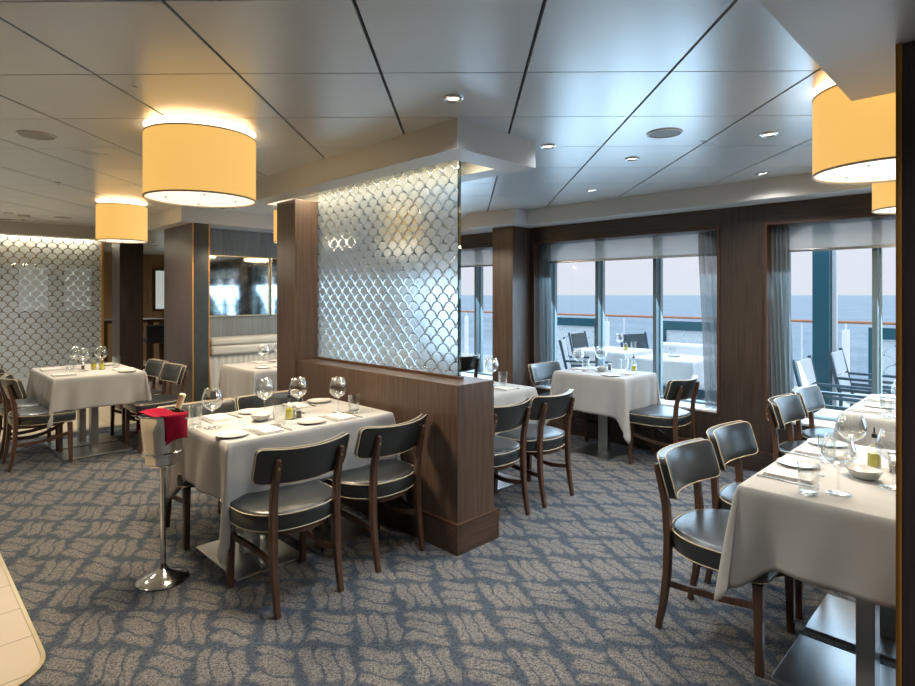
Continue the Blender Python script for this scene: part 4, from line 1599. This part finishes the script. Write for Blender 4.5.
# crimson napkin over the rim
mb = MB()
Rr, ang = 0.119, math.radians(-24)
ca, sa = math.cos(ang), math.sin(ang)
na, nb = 60, 20
rows = []
for i in range(na + 1):
    a_ = -0.215 + (0.255 + 0.215) * i / na
    row = []
    for j in range(nb + 1):
        b_ = -0.078 + 0.140 * j / nb
        dd = math.hypot(a_, b_)
        if dd < Rr:
            z_ = 0.270 + 0.006 * math.sin(a_ * 30) * math.cos(b_ * 40) - 0.030 * max(0, 1 - dd / Rr) ** 1.2
            x_, y_ = a_, b_
        else:
            ex = abs(a_) - math.sqrt(max(0, Rr * Rr - b_ * b_))
            ex = max(0, ex)
            rr = min(1.0, ex / 0.02)
            sgn = 1 if a_ > 0 else -1
            wv = 0.006 * math.sin(b_ * 55 + 1.0) * min(1, ex / 0.08)
            xx = sgn * (math.sqrt(max(0, Rr * Rr - b_ * b_)) + 0.008 * rr + wv + 0.010 * min(1, ex / .1))
            x_, y_ = xx, b_ * (1 - 0.10 * min(1, ex / 0.15))
            z_ = 0.270 - ex * (0.55 + 0.45 * rr) if ex < 0.02 else 0.270 - 0.01 - (ex - 0.01) * 0.93
            z_ = 0.270 - (ex * ex / 0.04 if ex < 0.02 else ex - 0.01)
        row.append(mb.bm.verts.new((x_ * ca - y_ * sa, x_ * sa + y_ * ca, z_)))
    rows.append(row)
for p, q in zip(rows, rows[1:]):
    for j in range(nb):
        mb.face([p[j], p[j + 1], q[j + 1], q[j]])
rn = mb.build('red_napkin', M['red'], loc=bp + Vector((0, 0, 0.616)), angle=180)
so = rn.modifiers.new('thickness', 'SOLIDIFY')
so.thickness = 0.003
tag(rn, 'crimson cloth napkin draped over the rim of the ice bucket', 'napkin')

# ------------------------------------------------------------------ banquette
for k in range(3):
    a = 2.58 + k * 0.88
    b = a + 0.865
    r_ = empty('banquette', W((a + b) / 2, 6.40), A45)
    tag(r_, ['cream upholstered banquette section beside the dark slab', 'cream banquette section behind the walnut column', 'cream banquette section nearest the windows'][k], 'banquette', 'banquette sections along the grey wall')
    hw = (b - a) / 2
    box(-hw, hw, -0.27, 0.25, 0.0, 0.30).build('base', M['walnut_hx'], r_, smooth=False)
    box(-hw, hw, -0.29, 0.12, 0.30, 0.46).build('seat', M['cream'], r_, bevel=0.03)
    m_ = MB()
    nx, nzz = 72, 8
    gr = []
    for j in range(nzz + 1):
        t = j / nzz
        row = []
        for i in range(nx + 1):
            x = -hw + 2 * hw * i / nx
            pl = 0.010 * abs(math.sin(x * 46 + 0.6 * math.sin(x * 9))) * (0.25 + 0.75 * t)
            row.append(m_.bm.verts.new((x, 0.075 - pl + 0.03 * t, 0.46 + 0.36 * t)))
        gr.append(row)
    for p, q in zip(gr, gr[1:]):
        for i in range(nx):
            m_.face([p[i], p[i + 1], q[i + 1], q[i]])
    m_.box(-hw, hw, 0.11, 0.26, 0.46, 0.82)
    m_.build('back_cushion', M['cream'], r_, angle=80)
    box(-hw, hw, 0.055, 0.26, 0.815, 0.925).build('roll', M['cream'], r_, bevel=0.03)
    box(-hw, hw, 0.075, 0.26, 0.92, 1.02).build('top_roll', M['cream'], r_, bevel=0.035)

# ------------------------------------------------------------------ far bar zone between the columns
far = [(2.14, 'leftmost, seen through the etched screen'), (2.9, 'second, seen through the etched screen'), (4.66, 'seen between the columns')]
for k, (u, nm) in enumerate(far):
    r_ = empty('wall_panel', W(u, 14.28), A45)
    tag(r_, 'tall lit pale panel in a wooden frame on the far wall, ' + nm, 'wall panel', 'lit panels on the far wall')
    box(-0.24, 0.24, -0.03, 0.02, 1.18, 2.06).build('panel_face', M['panel_lit'], r_, smooth=False)
    f = MB()
    for (x0, x1, z0, z1) in ((-0.29, 0.29, 1.13, 1.18), (-0.29, 0.29, 2.06, 2.11), (-0.29, -0.24, 1.18, 2.06), (0.24, 0.29, 1.18, 2.06)):
        f.box(x0, x1, -0.05, 0.02, z0, z1)
    f.build('frame', M['copper'], r_, smooth=False)
p_ = W(2.95, 10.6)
bt_ = empty('bar_table', p_, A45)
tag(bt_, 'tall dark wooden bar table seen between the columns', 'table')
box(-0.55, 0.40, -0.35, 0.35, 1.05, 1.10).build('tabletop', M['chairwood'], bt_, smooth=False)
for sx in (-0.50, 0.35):
    for sy in (-0.3, 0.3):
        box(sx - 0.04, sx + 0.04, sy - 0.04, sy + 0.04, 0.0, 1.05).build('leg', M['chairwood'], bt_, smooth=False)
box(-0.50, 0.35, -0.02, 0.02, 0.25, 0.30).build('foot_rail', M['chairwood'], bt_, smooth=False)
bs = empty('bar_stool', W(3.15, 10.15), A45)
tag(bs, 'dark leather bar stool in front of the far bar table', 'stool')
box(-0.2, 0.2, -0.2, 0.2, 0.72, 0.80).build('seat', M['leather'], bs, bevel=0.02)
box(-0.2, 0.2, -0.22, -0.18, 0.80, 1.02).build('backrest', M['leather'], bs, bevel=0.015)
for sx in (-0.17, 0.17):
    for sy in (-0.17, 0.17):
        box(sx - 0.018, sx + 0.018, sy - 0.018, sy + 0.018, 0, 0.72).build('leg', M['chairwood'], bs, smooth=False)
box(-0.17, 0.17, -0.17, -0.15, 0.25, 0.28).build('foot_rail', M['chairwood'], bs, smooth=False)
put('tumbler', 2.75, 10.5, 'on the far bar table between the columns', 'far bar table', 0, 1.102)

# ------------------------------------------------------------------ outdoors: railing, posts, windbreaks, furniture
rl = empty('deck_railing', W(10.0, 4.0), A45)
tag(rl, 'ship railing with teak handrail and glass panels along the deck edge', 'railing')
MB().tube([(0, -10, 1.10), (0, 0, 1.10), (0, 10, 1.10)], 0.021, 12).build('handrail', M['teak'], rl)
MB().box(-0.006, 0.006, -10, 10, 0.08, 0.98).build('glass_panel', M['pane'], rl, smooth=False)
for k in range(-6, 7):
    y = k * 1.5
    box(-0.010, 0.010, y - 0.010, y + 0.010, -0.02, 1.08).build('post', M['whitemetal'], rl, smooth=False)
box(-0.02, 0.02, -10, 10, -0.02, 0.08).build('kick_rail', M['whitemetal'], rl, smooth=False)
for (u, v, nm) in ((9.75, 5.72, 'seen through the middle window'), (9.75, 1.88, 'seen through the right window'), (9.75, 9.45, 'seen through the narrow window')):
    b_ = empty('deck_bollard', W(u, v))
    tag(b_, 'white cylindrical deck post ' + nm, 'post', 'white deck posts')
    MB().lathe([(0, -0.02), (0.048, -0.02), (0.048, 0.98), (0.040, 1.0), (0, 1.0)], 24, cap=False).build('tube', M['whitemetal'], b_)
    MB().lathe([(0.012, 1.0), (0.012, 1.09)], 10).build('pin', M['whitemetal'], b_)
dp = empty('deck_post', W(7.4, 1.64), A45)
tag(dp, 'square teal steel post on the deck outside the right window', 'post')
box(-0.09, 0.09, -0.075, 0.085, -0.02, 3.2).build('shaft', M['teal'], dp, smooth=False)
box(0.0, 0.06, -0.125, -0.085, -0.02, 3.2).build('pale_pipe', M['whitemetal'], dp, smooth=False)
for (v0, v1, nm) in ((5.20, 6.90, 'seen at left through the middle window'), (2.75, 4.06, 'seen behind the thin curtain'), (-0.2, 1.42, 'seen at the edge of the right window')):
    w_ = empty('windbreak', W(8.6, (v0 + v1) / 2), A45)
    tag(w_, 'teal framed deck windbreak with etched glass, ' + nm, 'windbreak', 'teal windbreaks on the deck')
    h_ = (v1 - v0) / 2
    box(-0.03, 0.03, -h_, h_, 0.96, 1.10).build('top_rail', M['teal'], w_, smooth=False)
    box(-0.03, 0.03, -h_, -h_ + 0.07, -0.02, 0.96).build('upright', M['teal'], w_, smooth=False)
    box(-0.03, 0.03, h_ - 0.05, h_, -0.02, 0.96).build('upright', M['teal'], w_, smooth=False)
    box(-0.008, 0.008, -h_ + 0.07, h_ - 0.05, 0.1, 0.95).build('glass_panel', M['scales_out'], w_, smooth=False)


def deck_chair(u, v, rz, label, sl):
    r = empty('deck_chair', W(u, v), rz)
    tag(r, label, 'chair', 'armchairs on the deck')
    # sling back
    m_ = MB()
    for (z0, z1, y0, y1) in ((0.50, 0.66, -0.25, -0.285), (0.68, 0.90, -0.29, -0.335)):
        vs = [m_.bm.verts.new(p) for p in ((-0.22, y0, z0), (0.22, y0, z0), (0.22, y1, z1), (-0.22, y1, z1), (-0.22, y0 - 0.015, z0), (0.22, y0 - 0.015, z0), (0.22, y1 - 0.015, z1), (-0.22, y1 - 0.015, z1))]
        for f_ in ((0, 1, 2, 3), (7, 6, 5, 4), (0, 4, 5, 1), (2, 6, 7, 3), (1, 5, 6, 2), (0, 3, 7, 4)):
            m_.face([vs[i] for i in f_])
    m_.build('backrest', sl, r, smooth=False)
    box(-0.24, 0.24, -0.22, 0.26, 0.40, 0.455).build('seat', M['white'], r, bevel=0.02)
    for sx in (-1, 1):
        x = sx * 0.262
        MB().tube([(x, -0.36, 0.92), (x, -0.25, 0.45), (x, -0.27, -0.018)], 0.017, 8, up=Vector((1, 0, 0))).build('leg', M['slate'], r)
        MB().tube([(x, 0.26, -0.018), (x, 0.26, 0.645)], 0.017, 8, up=Vector((1, 0, 0))).build('leg', M['slate'], r)
        box(x - 0.025, x + 0.025, -0.30, 0.29, 0.64, 0.665).build('armrest', M['slate'], r, smooth=False, bevel=0.005)
        box(x - 0.012, x + 0.012, -0.27, 0.26, 0.52, 0.55).build('side_rail', M['slate'], r, smooth=False)
    box(-0.25, 0.25, 0.24, 0.27, 0.36, 0.40).build('front_rail', M['slate'], r, smooth=False)
    return r


deck_chair(6.55, 4.10, RZ['-v'] + 0.5, 'pale deck armchair outside, left behind the window table', M['sling'])
deck_chair(7.75, 4.70, RZ['-v'] + 0.1, 'deck armchair with dark back outside, behind the left mullion', M['sling_dk'])
deck_chair(8.05, 4.00, RZ['-v'] - 0.3, 'dark-backed deck armchair outside, right of the left mullion', M['sling_dk'])
deck_chair(6.02, 1.15, RZ['-v'], 'pale deck armchair outside the right window, left of the teal post', M['sling'])
deck_chair(7.15, 1.12, RZ['-v'], 'pale deck armchair outside the right window, right of the teal post', M['sling'])


def deck_table(u, v, label, cloth=True):
    r = empty('deck_table', W(u, v), A45)
    tag(r, label, 'table', 'tables on the deck')
    box(-0.38, 0.38, -0.38, 0.38, 0.71, 0.74).build('tabletop', M['white'], r, smooth=False)
    MB().lathe([(0.03, 0.0), (0.03, 0.71)], 12).build('pedestal', M['slate'], r)
    MB().lathe([(0.24, -0.018), (0.24, 0.0), (0.0, 0.0)], 24, cap=False).build('foot', M['slate'], r)
    if cloth:
        c = cloth_mesh(0.385, 0.385, 0.25, 0.12, int(u * 10), 0.748).build('tablecloth', M['white'], loc=W(u, v), rz=A45, angle=180)
        tag(c, 'white cloth on the ' + label, 'tablecloth', 'cloths on the deck tables')


deck_table(6.75, 3.05, 'outdoor table behind the right chair of the window table')
deck_table(7.15, 4.10, 'outdoor table behind the window table')
deck_table(7.0, 0.45, 'outdoor table beyond the right window')
for k, (kd, u, v) in enumerate((('glass', 6.95, 4.20), ('glass', 7.15, 4.00), ('oil', 7.10, 3.88), ('tumbler', 7.2, 3.82), ('tumbler', 6.70, 3.05), ('plate', 6.85, 3.1))):
    put(kd, u, v, 'outdoors beyond the middle window, ' + ['leftmost', 'second from left', 'on the rear table', 'beside the oil', 'on the front table', 'on the front table'][k], 'outdoor tables', 0, 0.7505)
sf = empty('deck_sofa', W(7.9, 3.1), A45)
tag(sf, 'pale outdoor sofa on the deck behind the thin curtain', 'sofa')
box(-0.35, 0.35, -0.8, 0.8, 0.25, 0.44).build('seat', M['white'], sf, bevel=0.04)
box(0.2, 0.38, -0.8, 0.8, 0.44, 0.80).build('backrest', M['white'], sf, bevel=0.04)
box(-0.35, 0.38, 0.80, 0.92, 0.0, 0.60).build('armrest', M['slate'], sf, bevel=0.02)
box(-0.35, 0.38, -0.92, -0.80, 0.0, 0.60).build('armrest', M['slate'], sf, bevel=0.02)
box(-0.33, 0.33, -0.8, 0.8, -0.018, 0.25).build('base', M['slate'], sf, smooth=False)
